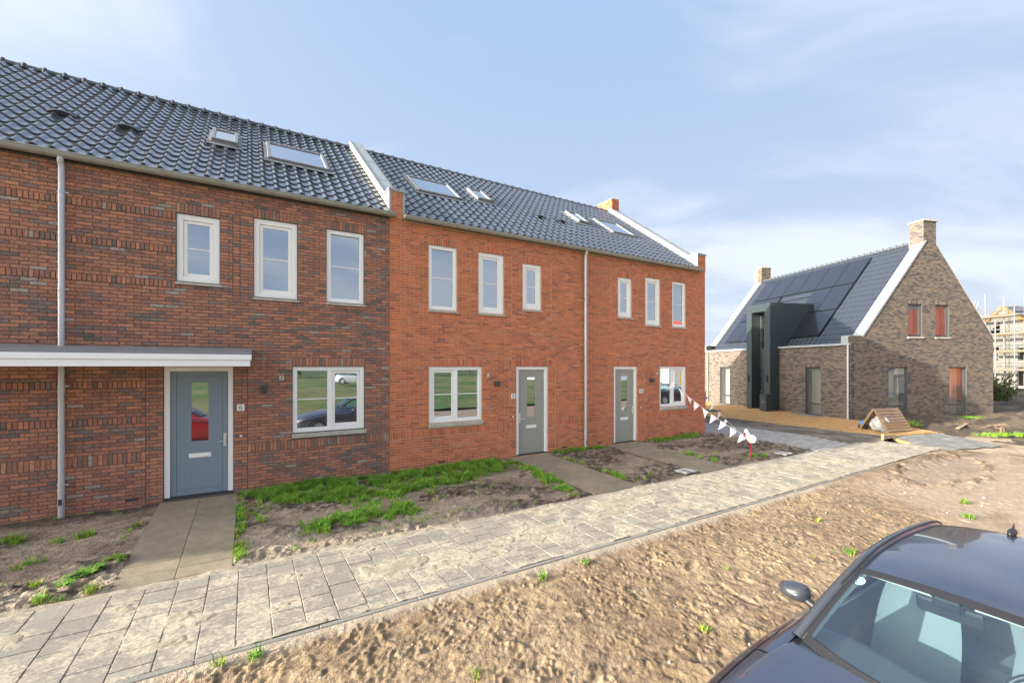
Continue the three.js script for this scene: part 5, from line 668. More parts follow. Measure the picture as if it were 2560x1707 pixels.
// ---------------------------------------------------------------- cars (car frame: x forward, y up, z to the car's right)
const tyreM = std([0.02, 0.02, 0.021], 0.85), rimM = phys([0.55, 0.56, 0.57], 0.35, { metalness: 0.8 }), trimM = phys([0.018, 0.018, 0.02], 0.45), seatM = std([0.24, 0.255, 0.255], 0.9, { map: T.gran, bumpMap: T.gran, bumpScale: 0.001 }), dashM = std([0.15, 0.16, 0.165], 0.8, { bumpMap: T.gran, bumpScale: 0.001 }), liner = std([0.40, 0.40, 0.37], 0.9), carGlass = phys([0.72, 0.90, 0.93], 0, { transmission: 1, thickness: 0, ior: 2.4 }), lampM = phys([0.75, 0.77, 0.8], 0.08, { metalness: 0.6 });
const railM = phys([0.035, 0.038, 0.046], 0.3, { clearcoat: 1, clearcoatRoughness: 0.05 });
function makeCar(name, label, paint, p, turn, group) {
  const car = thing(name, label, 'car', p, turn, group);
  const N = 48, L = 2.06, hw = (x) => { const t = Math.abs(x) / L; return 0.862 * (1 - 0.30 * Math.pow(t, 7)) * (1 - 0.03 * t * t); };
  const beltY = (x) => x > 0.5 ? lerp(0.90, 0.66, Math.pow(Math.min(1, (x - 0.5) / 1.56), 1.5)) : x > -1.75 ? lerp(0.90, 0.965, (0.5 - x) / 2.25) : lerp(0.965, 0.88, (-1.75 - x) / 0.31), low = (x) => 0.20 + 0.05 * Math.pow(Math.abs(x) / L, 6);
  const shoulder = (x) => x > 0.5 ? lerp(0.70, 0.52, (x - 0.5) / 1.56) : lerp(0.70, 0.62, Math.min(1, (0.5 - x) / 2.4));
  // flanks from sill to shoulder
  const prof = [[0.93, 0], [0.985, 0.12], [1.0, 0.40], [0.995, 0.68], [0.975, 0.86], [0.93, 0.96], [0.86, 1.0]];
  const pr = (t) => { const s = t * (prof.length - 1), i = Math.min(prof.length - 2, Math.floor(s)), f = s - i; return [lerp(prof[i][0], prof[i + 1][0], f), lerp(prof[i][1], prof[i + 1][1], f)]; };
  const flank = (sd) => grid(N, 18, (u, v) => { const x = lerp(L, -L, u), q = pr(v), y = lerp(low(x), beltY(x), q[1]); return [x, y, sd * hw(x) * q[0], x, y]; }, { flip: sd > 0 });
  const cap = (sx) => grid(24, 14, (u, v) => { const w = (u - 0.5) * 2, q = pr(v), x = sx * L, y = lerp(low(x), beltY(x), q[1]); return [sx * (L + 0.10 * (1 - w * w) * (0.6 + 0.4 * Math.sin(Math.PI * v))), y, w * hw(x) * q[0], w, v]; }, { flip: sx > 0 });
  const hood = grid(20, 30, (u, v) => { const w = (u - 0.5) * 2, x = lerp(L - 0.0, 0.42 + 0.26 * (1 - w * w), v), e = beltY(x), cr = 0.085 * (1 - Math.pow(Math.abs(w), 2.4)) * sstep(L + 0.02, L - 0.5, x) - 0.018 * Math.exp(-(((Math.abs(w) - 0.62) / 0.10) ** 2)) * 0.5; return [x + 0.08 * (1 - w * w) * sstep(1.6, L, x), e + cr, w * hw(x) * 0.86, x, w]; }, { flip: true });
  const tail = grid(16, 8, (u, v) => { const w = (u - 0.5) * 2, x = lerp(-1.72, -L - 0.08 * (1 - w * w), v); return [x, beltY(Math.max(-L, x)) + 0.02 * (1 - w * w), w * hw(Math.max(-L, x)) * 0.86, x, w]; }, { flip: false });
  const body = mesh('body', mergeGeometries([flank(1), flank(-1), cap(1), cap(-1), tail]), paint, car); mesh('bonnet', hood, paint, car);
  // glasshouse curves
  const edge = (t, sd) => { const k = [[0.54, 0.945, 0.605], [0.02, 1.318, 0.478], [-0.45, 1.385, 0.475], [-1.0, 1.392, 0.462], [-1.45, 1.34, 0.44], [-1.95, 0.98, 0.52]], s = t * (k.length - 1), i = Math.min(k.length - 2, Math.floor(s)), f = s - i, c0 = k[Math.max(0, i - 1)], c1 = k[i], c2 = k[i + 1], c3 = k[Math.min(k.length - 1, i + 2)], cr = (n) => i === 0 ? lerp(c1[n], c2[n], f) + (n === 1 ? 0.018 * Math.sin(Math.PI * f) : 0) : 0.5 * (2 * c1[n] + (c2[n] - c0[n]) * f + (2 * c0[n] - 5 * c1[n] + 4 * c2[n] - c3[n]) * f * f + (3 * c1[n] - c0[n] - 3 * c2[n] + c3[n]) * f * f * f); return [cr(0), cr(1), sd * cr(2)]; };
  const across = (t, w, bow, crown) => { const a = edge(t, -1), b = edge(t, 1), k = 1 - w * w; return [lerp(a[0], b[0], (w + 1) / 2) + bow * k, lerp(a[1], b[1], (w + 1) / 2) + crown * k, lerp(a[2], b[2], (w + 1) / 2)]; };
  const patch = (t0, t1, w0, w1, bow, crown, off = 0, nu = 24, nv = 16, fl = true) => grid(nu, nv, (u, v) => { const t = lerp(t0, t1, v), q = across(t, lerp(w0, w1, u), bow(t), crown(t)); return [q[0] + off * 0.6, q[1] + off, q[2], u, v]; }, { flip: !fl });
  const ws = [(t) => lerp(0.20, 0.085, Math.min(1, t * 5)), (t) => lerp(0.0, 0.055, Math.min(1, t * 5))], rf = [() => 0.085 * 0, (t) => 0.055];
  const roofBow = (t) => 0.085 * sstep(0.45, 0.2, t);
  mesh('roof', patch(0.205, 0.80, -0.97, 0.97, roofBow, () => 0.055), paint, car);
  const scr = mesh('windscreen', patch(0.018, 0.186, -0.90, 0.90, ...ws, 0.004), carGlass, car);
  const frit = mergeGeometries([patch(0.0, 0.017, -0.95, 0.95, ...ws, 0.004, 24, 3), patch(0.187, 0.204, -0.95, 0.95, ...ws, 0.003, 24, 3), patch(0.017, 0.187, -0.955, -0.901, ...ws, 0.004, 3, 16), patch(0.017, 0.187, 0.901, 0.955, ...ws, 0.004, 3, 16)]); mesh('screen_border', frit, trimM, scr);
  const rear = mesh('rear_window', patch(0.81, 0.985, -0.9, 0.9, () => -0.05, () => 0.03), carGlass, car);
  for (const sd of [1, -1]) {
    const rail = new G(); const pts = []; for (let i = 0; i <= 22; i++) { const e = edge(i / 22, sd); pts.push([e[0], e[1] - 0.006, e[2] + sd * 0.012]); } rail.add(tube(pts, 0.034, 8, 60)); rail.build('roof_rail', railM, car);
    const gut = new G(); gut.add(tube(pts.filter((q, i) => i > 2 && i < 19).map((q) => [q[0], q[1] + 0.030, q[2] - sd * 0.020]), 0.008, 6, 40)); gut.build('roof_gutter', trimM, car);
    const sg = grid(28, 6, (u, v) => { const e = edge(lerp(0.05, 0.965, u), sd), by = beltY(e[0]), z0 = sd * hw(e[0]) * 0.845; return [e[0], lerp(e[1] - 0.02, by, v), lerp(e[2], z0, v), u, v]; }, { flip: sd < 0 }); mesh('side_window', sg, carGlass, car);
    const bp = new G(); for (const x of [-0.62, -1.42]) { const e = edge(x > -1 ? 0.52 : 0.77, sd); bp.rod([x, 0.92, sd * 0.72], [x - 0.02, e[1] - 0.02, e[2] * 0.985 + sd * 0.004], 0.03, 0.025, 6); } bp.build('pillar', trimM, car);
    const cs = grid(6, 4, (u, v) => { const x = lerp(0.80, 0.26, u), A = [x, beltY(x) + 0.002, sd * hw(x) * 0.862], t = Math.min(0.12, Math.max(0, (0.66 - x) * 0.30)), E = edge(t, sd), k = sstep(0.80, 0.62, x), B = [lerp(x, E[0], k), lerp(beltY(x) + 0.02, E[1] - 0.012, k), lerp(sd * hw(x) * 0.74, E[2] + sd * 0.02, k)]; return [lerp(A[0], B[0], v), lerp(A[1], B[1], v) + 0.01 * Math.sin(Math.PI * v), lerp(A[2], B[2], v), u, v]; }, { flip: sd < 0 }); mesh('scuttle_corner', cs, paint, car);
    // door mirror
    const m = new THREE.SphereGeometry(1, 24, 18), mp = m.attributes.position; for (let i = 0; i < mp.count; i++) { let x = mp.getX(i), y = mp.getY(i), z = mp.getZ(i); const k = x < 0 ? 0.45 : 1; const q = Math.pow(Math.abs(z), 0.8) * Math.sign(z), f = 1 / Math.pow(Math.pow(Math.abs(y), 2.8) + Math.pow(Math.abs(z), 2.8) + 1e-6, 1 / 2.8) * Math.hypot(y, z); mp.setXYZ(i, x * 0.095 * k, y * f * 0.066 * (1 - 0.22 * z * sd), z * f * 0.108); } m.computeVertexNormals(); const mir = mesh('door_mirror', m, railM, car, [-0.03, 0.965, sd * 0.905]); mir.rotation.y = sd * 0.18;
    const mg = new G(); mg.b(-0.036, -0.030, -0.042, 0.042, -0.068, 0.068, 0.003); mg.build('mirror_glass', M.steel, mir); const ar = new G(); ar.rod([0.02, -0.03, -sd * 0.06], [0.05, -0.075, -sd * 0.20], 0.025, 0.035, 8); ar.build('mirror_arm', trimM, mir);
    for (const x of [1.28, -1.27]) { const wh = new THREE.Group(); const t = mesh('tyre', new THREE.TorusGeometry(0.245, 0.068, 12, 32), tyreM, wh), r = mesh('rim', new THREE.CylinderGeometry(0.20, 0.20, 0.10, 24).rotateX(Math.PI / 2), rimM, wh); wh.name = 'wheel'; wh.position.set(x, 0.315, sd * 0.80); car.add(wh); const a = new G(); a.add(new THREE.CylinderGeometry(0.345, 0.345, 0.012, 32).rotateX(Math.PI / 2)); a.build('wheel_arch', trimM, car, [x, 0.33, sd * (hw(x) - 0.004)]); }
    const hl = new THREE.SphereGeometry(1, 20, 14); hl.scale(0.20, 0.075, 0.13); mesh('headlight', hl, lampM, car, [1.86, 0.60, sd * 0.60], [0, sd * -0.5, -0.15]);
    const tl = new THREE.SphereGeometry(1, 16, 12); tl.scale(0.10, 0.11, 0.12); mesh('tail_light', tl, phys([0.4, 0.01, 0.01], 0.15), car, [-1.98, 0.80, sd * 0.60]);
    const bon = new G(); bon.add(tube([0.3, 0.6, 0.9, 1.2, 1.5, 1.75].map((x) => [x, beltY(x) + 0.003, sd * hw(x) * 0.862]), 0.0045, 5, 30)); bon.build('panel_gap', M.black, car);
  }
  // cowl, wipers, aerial, number plate
  const cow = grid(24, 3, (u, v) => { const w = (u - 0.5) * 2, q = across(0.0, w * 0.97, 0.20, 0), k = 1 - w * w; return [q[0] + v * 0.075, q[1] - 0.010 - v * 0.022, q[2] * (1 + 0.04 * v), u, v]; }, { flip: true }); mesh('cowl', cow, trimM, car);
  for (const [a, b] of [[[0.665, 0.958, 0.12], [0.775, 0.925, -0.48]], [[0.70, 0.958, -0.22], [0.66, 0.955, 0.40]]]) { const g = new G(); g.rod([a[0] + 0.0, a[1] + 0.004, a[2]], [b[0] - 0.05, b[1] + 0.024, b[2]], 0.008, 0.006, 6); g.build('wiper', trimM, car); }
  const ae = new THREE.SphereGeometry(1, 16, 12); ae.scale(0.075, 0.03, 0.025); const fin = mesh('aerial', ae, trimM, car, [-1.30, 1.455, 0.0]); const fn = new G(); fn.quad([0.03, 0.01, 0.002], [-0.055, 0.01, 0.002], [-0.06, 0.062, 0.001], [-0.035, 0.055, 0.001]); fn.quad([-0.055, 0.01, -0.002], [0.03, 0.01, -0.002], [-0.035, 0.055, -0.001], [-0.06, 0.062, -0.001]); fn.build('aerial_fin', trimM, fin);
  const np = new G(); np.b(L + 0.098, L + 0.106, 0.42, 0.53, -0.26, 0.26); np.build('number_plate', phys([0.75, 0.55, 0.05], 0.4), car);
  // cabin
  const fl = new G(); fl.b(-1.7, 0.75, 0.24, 0.28, -0.72, 0.72); for (const s of [1, -1]) fl.b(-1.7, 0.7, 0.28, 0.86, s * 0.73, s * 0.70); fl.b(0.72, 0.76, 0.28, 0.84, -0.70, 0.70); fl.b(-1.72, -1.68, 0.28, 0.92, -0.70, 0.70); fl.build('cabin', dashM, car);
  const ds = grid(30, 12, (u, v) => { const w = (u - 0.5) * 2, x = lerp(0.58 + 0.16 * (1 - w * w), 0.06 + 0.05 * Math.cos(w * 5), v), hump = 0.045 * Math.exp(-(((w + 0.50) / 0.26) ** 2)) * sstep(0.25, 0.8, v); return [x, lerp(0.895, 0.865, v) + hump - 0.16 * sstep(0.85, 1, v), w * 0.68, x, w]; }, { flip: true }); mesh('dashboard', ds, dashM, car);
  const cluster = grid(12, 6, (u, v) => { const a = u * Math.PI; return [lerp(0.08, 0.24, v), 0.87 + 0.075 * Math.sin(a), -0.36 + 0.17 * -Math.cos(a), u, v]; }); mesh('instrument_hood', cluster, dashM, car);
  const st = new THREE.TorusGeometry(0.18, 0.016, 10, 36), sw = mesh('steering_wheel', st, trimM, car, [-0.06, 0.83, -0.36]); sw.rotation.set(0, Math.PI / 2 + 0, 0); sw.rotation.order = 'YXZ'; sw.rotation.x = -0.45; const sb = new G(); sb.cbox(0, 0, 0, 0.12, 0.10, 0.05, 0.015); sb.b(-0.17, 0.17, -0.012, 0.012, -0.01, 0.01); sb.build('wheel_boss', trimM, sw);
  const seat = (x, z, w) => { const s = new G(); s.cbox(0, 0, 0, 0.50, 0.15, w, 0.05); const m = s.build('seat', seatM, car, [x, 0.42, z], [0, 0, 0.12]); const bk = grid(16, 16, (u, v) => { const a = (u - 0.5) * 2, ww = w / 2 * (1 - 0.18 * Math.pow(v, 3)); return [-0.20 - v * 0.20 + 0.055 * Math.pow(Math.abs(a), 3), -0.02 + v * 0.60, a * ww, u, v]; }, { flip: true }), bb = grid(16, 16, (u, v) => { const a = (u - 0.5) * 2, ww = w / 2 * (1 - 0.18 * Math.pow(v, 3)); return [-0.20 - v * 0.20 - 0.10 * (1 - Math.pow(Math.abs(a), 4)) + 0.055 * Math.pow(Math.abs(a), 3), -0.02 + v * 0.60, a * ww, u, v]; }); const r = mesh('backrest', mergeGeometries([bk, bb]), seatM, m); r.rotation.z = -0.12; const hr = new THREE.SphereGeometry(1, 18, 14); hr.scale(0.055, 0.095, 0.135); mesh('headrest', hr, seatM, m, [-0.37, 0.66, 0]); };
  seat(-0.38, 0.36, 0.50); seat(-0.38, -0.36, 0.50); const rs = new G(); rs.cbox(-1.2, 0.44, 0, 0.5, 0.16, 1.25, 0.05); rs.cbox(-1.48, 0.72, 0, 0.14, 0.52, 1.25, 0.05); rs.build('rear_bench', seatM, car);
  for (const z of [0.34, -0.34]) { const h = new THREE.SphereGeometry(1, 14, 10); h.scale(0.05, 0.08, 0.12); mesh('rear_headrest', h, seatM, car, [-1.46, 1.04, z]); }
  const lin = patch(0.21, 0.79, -0.94, 0.94, roofBow, () => 0.05, -0.03, 20, 12, false); mesh('headliner', lin, liner, car);
  const ap = new G(); for (const sd of [1, -1]) ap.add(tube([0.0, 0.05, 0.1, 0.15, 0.2].map((t) => { const e = edge(t, sd); return [e[0] - 0.015, e[1] - 0.02, e[2] - sd * 0.035]; }), 0.022, 6, 20)); ap.build('pillar_trim', liner, car);
  const rv = new G(); rv.cbox(0, -0.01, 0, 0.035, 0.095, 0.30, 0.012); rv.cbox(0.025, 0.055, 0, 0.05, 0.07, 0.13, 0.012); const rm = rv.build('rear_view_mirror', trimM, car, [0.055, 1.262, 0.01]); rm.rotation.z = -0.2;
  for (const s of [1, -1]) { const v = new G(); v.cbox(0, 0, 0, 0.14, 0.012, 0.34, 0.005); v.build('sun_visor', liner, car, [-0.005, 1.325, s * 0.26], [0, 0, -0.22]); }
  return car;
}
const paintGrey = phys([0.135, 0.15, 0.19], 0.24, { metalness: 0.85, clearcoat: 1, clearcoatRoughness: 0.03 });
const car1 = makeCar('parked_car', 'dark grey-blue hatchback parked on the sand, seen over its windscreen', paintGrey, [3.6, -0.15, 9.05], Math.PI, 'parked cars');
{ // rain drops left on the bonnet, and the emission sticker
  const R = rng(88), n = 420, g = new THREE.SphereGeometry(1, 8, 6), im = new THREE.InstancedMesh(g, phys([0.10, 0.115, 0.15], 0.05, { metalness: 0.6, clearcoat: 1 }), n), m = new THREE.Matrix4(), bonnet = car1.children.find((o) => o.name === 'bonnet').geometry.attributes.position;
  for (let i = 0; i < n; i++) { const k = Math.floor(R() * bonnet.count), k2 = Math.min(bonnet.count - 1, k + 1), f = R(), s = 0.0016 + R() * R() * 0.0035; const y = lerp(bonnet.getY(k), bonnet.getY(k2), f), z = lerp(bonnet.getZ(k), bonnet.getZ(k2), f); m.compose(V(lerp(bonnet.getX(k), bonnet.getX(k2), f), y, z + (R() - 0.5) * 0.004), new THREE.Quaternion(), V(s * 1.2, s * 0.45, s)); im.setMatrixAt(i, m); }
  im.name = 'water_drops'; im.userData.kind = 'stuff'; car1.add(im);
  const cv = document.createElement('canvas'); cv.width = cv.height = 128; const c = cv.getContext('2d'); c.fillStyle = '#e9efe9'; c.beginPath(); c.arc(64, 64, 62, 0, 7); c.fill(); c.strokeStyle = '#2d8a4a'; c.lineWidth = 12; c.beginPath(); c.arc(64, 64, 40, 0, 7); c.stroke(); c.fillStyle = '#2a5fa8'; c.fillRect(46, 58, 36, 14); c.strokeStyle = '#8fb0a0'; c.lineWidth = 4; for (let i = 0; i < 12; i++) { c.beginPath(); c.moveTo(64 + 50 * Math.cos(i * 0.5236), 64 + 50 * Math.sin(i * 0.5236)); c.lineTo(64 + 62 * Math.cos(i * 0.5236), 64 + 62 * Math.sin(i * 0.5236)); c.stroke(); }
  const t = new THREE.CanvasTexture(cv); t.colorSpace = THREE.SRGBColorSpace; const st = mesh('windscreen_sticker', new THREE.CircleGeometry(0.032, 24), std([1, 1, 1], 0.6, { map: t, side: THREE.DoubleSide }), car1, [0.112, 1.272, 0.432]); st.lookAt(0, 0, 0); st.rotation.set(0, 0, 0); st.quaternion.setFromUnitVectors(V(0, 0, 1), V(0.56, 0.80, 0.2).normalize());
}

// ---------------------------------------------------------------- small things in front of the houses
{ // stork sign cut from board
  const t = thing('stork_sign', 'white painted stork board with red beak on a red post', 'sign', [11.93, 0.02, 3.0], -0.95), S = 1 / 1179, q = (x, y) => [(x - 1290) * S, (1385 - y) * S], sh = (pts) => { const s = new THREE.Shape(); s.moveTo(...q(...pts[0])); s.splineThru(pts.slice(1).concat([pts[0]]).map((p) => new THREE.Vector2(...q(...p)))); return s; }, ext = (s, d, z) => { const g = new THREE.ExtrudeGeometry(s, { depth: d, bevelEnabled: false, curveSegments: 20 }); g.translate(0, 0, z); return g; };
  const wm = std([0.62, 0.63, 0.59], 0.5), rd = std([0.36, 0.012, 0.02], 0.5), bk = std([0.05, 0.055, 0.06], 0.5), pk = std([0.80, 0.42, 0.46], 0.7);
  const b = mesh('body', ext(sh([[1085, 520], [1110, 465], [1160, 455], [1200, 490], [1205, 545], [1250, 590], [1262, 640], [1330, 635], [1410, 690], [1470, 780], [1520, 890], [1440, 880], [1370, 895], [1300, 908], [1225, 880], [1175, 800], [1140, 700], [1125, 600], [1092, 575]]), 0.012, 0), wm, t);
  mesh('beak', ext(new THREE.Shape([[1098, 585], [1142, 580], [1130, 650], [1062, 805], [1080, 660]].map((p) => new THREE.Vector2(...q(...p)))), 0.013, 0.0005), rd, t);
  mesh('wing_tip', ext(sh([[1405, 650], [1450, 720], [1528, 880], [1480, 895], [1395, 850], [1440, 790]]), 0.005, 0.0125), bk, b); mesh('wing_line', tube([[1290, 690], [1275, 760], [1320, 830], [1400, 858]].map((p) => [...q(...p), 0.013]), 0.003, 5, 16), bk, b); for (let i = 0; i < 4; i++) mesh('feather_line', tube([[1345 + i * 16, 715 + i * 30], [1420 + i * 8, 720 + i * 28]].map((p) => [...q(...p), 0.013]), 0.0022, 5, 6), bk, b);
  const ey = new THREE.SphereGeometry(0.006, 10, 8); ey.translate(...q(1143, 530), 0.013); mesh('eye', ey, bk, b); mesh('scarf', tube([[1180, 590], [1215, 640], [1290, 660], [1290, 720]].map((p) => [...q(...p), 0.016]), 0.008, 6, 20), pk, b);
  const lg = new G(); lg.b(-0.026, 0.01, -0.05, 0.41, 0.001, 0.011); lg.build('leg', rd, t);
}
{ // bunting strung from the window and from the corner stake down to the stork
  const t = thing('bunting', 'string of pink and white pennants tied to the stork sign', 'bunting', [0, 0, 0]), R = rng(66);
  const cv = document.createElement('canvas'); cv.width = cv.height = 128; const c = cv.getContext('2d'); c.fillStyle = '#f3ebef'; c.fillRect(0, 0, 128, 128); for (let i = 0; i < 26; i++) { c.fillStyle = ['#e9a9bd', '#c9c3dd', '#f5d6a8', '#b9a9b9', '#d98fa6'][i % 5]; c.beginPath(); c.arc(R() * 128, R() * 128, 3 + R() * 7, 0, 7); c.fill(); } const tx = new THREE.CanvasTexture(cv); tx.colorSpace = THREE.SRGBColorSpace;
  const pm = phys([0.95, 0.93, 0.94], 0.6, { map: tx, side: THREE.DoubleSide }), wm = phys([0.86, 0.85, 0.84], 0.6, { side: THREE.DoubleSide }), end = [11.98, 0.47, 3.02];
  for (const [A, n, skip, sag] of [[[12.22, 2.07, 0.05], 9, 0, 0.10], [[14.66, 1.50, -0.30], 6, 1, 0.16]]) {
    const at = (s) => { const p = [0, 1, 2].map((k) => lerp(A[k], end[k], s)); p[1] -= sag * Math.sin(Math.PI * s); return p; }, st = []; for (let i = 0; i <= 16; i++) st.push(at(i / 16)); mesh('string', tube(st, 0.004, 5, 48), wm, t);
    for (let i = 0; i < n; i++) { const s0 = (i + 0.12) / (n + 0.3), s1 = s0 + 0.24 / V(...A).distanceTo(V(...end)), a = V(...at(s0)), b = V(...at(s1)), m = a.clone().add(b).multiplyScalar(0.5), dir = b.clone().sub(a).normalize(), tw = -0.75 + R() * 1.0, dn = V(tw * 0.8 + 0.1, -0.8, tw * 0.5 + (R() - 0.5) * 0.5).normalize(), L = 0.27, tip = m.clone().add(dn.multiplyScalar(L)); const side = dir.clone().cross(dn).normalize(); const g = grid(6, 8, (u, v) => { const p = a.clone().lerp(b, u).lerp(tip, v), wv = 0.025 * Math.sin(v * 4 + i) * v; return [p.x + side.x * wv, p.y + side.y * wv, p.z + side.z * wv, u, v]; }); mesh('pennant', g, i % 3 === 1 ? wm : pm, t); }
  }
  const k = thing('wooden_stake', 'thin wooden stake leaning at the corner of the end house', 'stake', [14.55, -0.05, -0.28]); const g = new G(); g.rod([0, 0, 0], [0.10, 1.66, -0.02], 0.018, 0.016, 8); g.build('post', M.woodPale, k);
}
{ // two slatted panels leaned into a tent, plastic under it, blue toy beside it
  const t = thing('slatted_wood_frame', 'tent of two slatted wooden panels on the orange paving', 'wooden frame', [0, 0, 0]), o = V(20.80, 0.035, 3.15), al = V(1.26, 0, 0.30).normalize(), ac = V(-al.z, 0, al.x).multiplyScalar(-1), L = 1.34, D = 1.02, Hh = 0.86, R = rng(12);
  for (const sd of [0, 1]) { const ft = o.clone().add(ac.clone().multiplyScalar(sd ? D : 0)), ap = o.clone().add(ac.clone().multiplyScalar(D / 2)).add(V(0, Hh, 0)), up = ap.clone().sub(ft), len = up.length(); up.normalize(); const nn = al.clone().cross(up).normalize().multiplyScalar(sd ? 1 : 1), m = new THREE.Matrix4().makeBasis(al, up, nn), out = sd ? -1 : 1; m.setPosition(ft);
    const sg = nn.dot(ac) < 0 ? 1 : -1, of = (sd ? -sg : sg) * 0.03;
    for (const x of [0.03, L / 2, L - 0.03]) { const g = new G(); g.add(new THREE.BoxGeometry(0.065, len, 0.05).translate(x, len / 2, -of * 0.2), m); g.build('stud', M.wood, t); }
    for (let i = 0; i < 8; i++) { const g = new G(), w = 0.088 + R() * 0.016; g.add(new THREE.BoxGeometry(L + (R() - 0.5) * 0.04, w, 0.022).translate(L / 2 + (R() - 0.5) * 0.02, 0.06 + i * (len - 0.1) / 7.4, of * 1.25), m); g.uo = [R(), R()]; g.build('slat', [M.woodPale, M.woodPink, M.wood][Math.floor(R() * 3)], t); } }
  const p = thing('plastic_bag', 'crumpled clear plastic sheet stuffed under the slatted panels', 'plastic'), b = new THREE.IcosahedronGeometry(1, 5), bp = b.attributes.position; for (let i = 0; i < bp.count; i++) { const v = V(bp.getX(i), bp.getY(i), bp.getZ(i)), n = 0.75 + 0.5 * Math.abs(vn(v.x * 3 + 9, v.y * 3 + v.z * 4 + 9, 401) - 0.5) + 0.3 * Math.abs(vn(v.x * 7 + 9, v.z * 7 + v.y * 6 + 20, 402) - 0.5); v.multiplyScalar(n); bp.setXYZ(i, v.x * 0.40, Math.max(-0.26, v.y * 0.34), v.z * 0.30); } b.computeVertexNormals(); mesh('sheet', b, phys([0.70, 0.69, 0.64], 0.28, { transmission: 0.25, thickness: 0 }), p, [21.15, 0.30, 2.78]); const fl = grid(18, 10, (u, v) => [20.62 + u * 0.75, 0.05 + 0.07 * fbm(u * 6, v * 6, 3, 403) * Math.sin(Math.PI * v), 2.75 + v * 0.38 + u * 0.12, u, v]); mesh('loose_end', fl, phys([0.68, 0.66, 0.66], 0.3, { transmission: 0.3, thickness: 0, side: THREE.DoubleSide }), p);
  const y = thing('toy_tractor', 'small blue ride-on toy with black wheels beside the slatted panels', 'toy', [21.28, 0.04, 2.20], 0.5), bl = phys([0.10, 0.33, 0.80], 0.35), hull = new THREE.SphereGeometry(1, 20, 14); hull.scale(0.20, 0.13, 0.12); mesh('body', hull, bl, y, [0.06, 0.20, 0]); const st = new G(); st.cbox(-0.05, 0.28, 0, 0.05, 0.10, 0.16, 0.015); st.build('seat_back', bl, y); for (const [x, z, r] of [[-0.26, 0.02, 0.105], [0.14, 0.13, 0.075], [0.14, -0.13, 0.075]]) { const w = mesh('wheel', new THREE.TorusGeometry(r - 0.018, 0.02, 8, 24), M.black, y, [x, r, z]); const hb = new G(); hb.rod([0, 0, -0.012], [0, 0, 0.012], 0.028); for (let i = 0; i < 5; i++) hb.rod([0, 0, 0], [Math.cos(i * 1.257) * (r - 0.02), Math.sin(i * 1.257) * (r - 0.02), 0], 0.008, 0.008, 5); hb.build('hub', M.steel, w); } const ax = new G(); ax.rod([-0.26, 0.105, 0.02], [0, 0.16, 0], 0.014); ax.build('fork', M.black, y);
}
for (const [n, lab, x, z, h, r, m] of [['marker_stake', 'short yellow wooden peg at the corner of the orange paving', 18.75, 3.66, 0.24, 0.03, std([0.72, 0.46, 0.07], 0.7)], ['marker_stake', 'short orange peg in the earth beside the detached house', 24.0, 5.45, 0.26, 0.022, std([0.70, 0.13, 0.03], 0.7)]]) { const t = thing(n, lab, 'stake', [x, -0.03, z], 0.3, 'survey pegs'); const g = new G(); g.cbox(0, h / 2, 0, r * 2, h, r * 2, 0.004); g.build('peg', m, t); const c = new G(); c.cbox(0, h + 0.006, 0, r * 2.05, 0.012, r * 2.05, 0.003); c.build('peg_top', M.woodPale, t); }
for (const [lab, x, z, r] of [['pale concrete cover frame in the soil between the two grey front doors', 9.0, 3.1, 0.05], ['pale concrete cover frame in the soil near the stork sign', 13.25, 3.18, 0.05]]) { const t = thing('inspection_cover', lab, 'cover', [x, 0.02, z], r, 'inspection covers'); const g = new G(); g.b(-0.21, -0.09, 0, 0.035, -0.17, 0.17, 0.006); g.b(0.09, 0.21, 0, 0.035, -0.17, 0.17, 0.006); g.b(-0.09, 0.09, 0, 0.034, -0.17, -0.08, 0.006); g.build('frame', M.concLight, t); const l = new G(); l.b(-0.085, 0.085, 0.0, 0.018, -0.075, 0.16); l.build('lid', std([0.40, 0.40, 0.40], 0.8, { map: T.conc }), t); }
{ const t = thing('white_board', 'small white offcut of board lying on the sand', 'board', [11.42, -0.075, 6.02], 0.35); const g = new G(); g.cbox(0, 0.012, 0, 0.34, 0.018, 0.13, 0.003); g.build('panel', M.plate, t); const e = new G(); e.cbox(0.02, 0.024, -0.05, 0.28, 0.006, 0.02, 0.002); e.build('edge_strip', M.plate, t); }
{ const t = thing('ground_grate', 'dark metal grate lying at the start of the orange paving', 'grate', [22.4, 0.045, -5.4], 0.3); const g = new G(); g.b(-0.6, 0.6, 0, 0.02, -0.45, -0.40); g.b(-0.6, 0.6, 0, 0.02, 0.40, 0.45); for (let i = 0; i < 24; i++) g.b(-0.58 + i * 0.05, -0.56 + i * 0.05, 0, 0.018, -0.40, 0.40); g.build('bars', M.dark, t); }
{ const R = rng(19); for (const [x, z, L, a, i] of [[24.6, 4.3, 2.4, 0.12, 0], [25.1, 5.0, 1.6, -0.2, 1], [24.3, 5.35, 1.9, 0.3, 2]]) { const t = thing('timber_offcut', ['long pale plank lying on the dark earth by the gable', 'short branch on the earth below the plank', 'bent pale branch nearest the grey paving patch'][i], 'timber', [x, 0.16, z], a, 'timber on the earth'); if (i === 0) { const g = new G(); g.cbox(0, 0, 0, L, 0.03, 0.12, 0.004); g.build('plank', M.woodPale, t); const n = new G(); n.cbox(-L / 2 + 0.2, 0.02, 0, 0.05, 0.012, 0.1, 0.003); n.build('cleat', M.woodPale, t); } else { mesh('stem', tube([[-L / 2, 0, 0], [-L / 6, 0.06, 0.08], [L / 5, 0.02, -0.05], [L / 2, 0.10, 0.06]], 0.018, 6, 20), M.woodPale, t); mesh('twig', tube([[0, 0.04, 0], [0.2, 0.12, 0.15], [0.4, 0.1, 0.3]], 0.01, 5, 10), M.woodPale, t); } } }
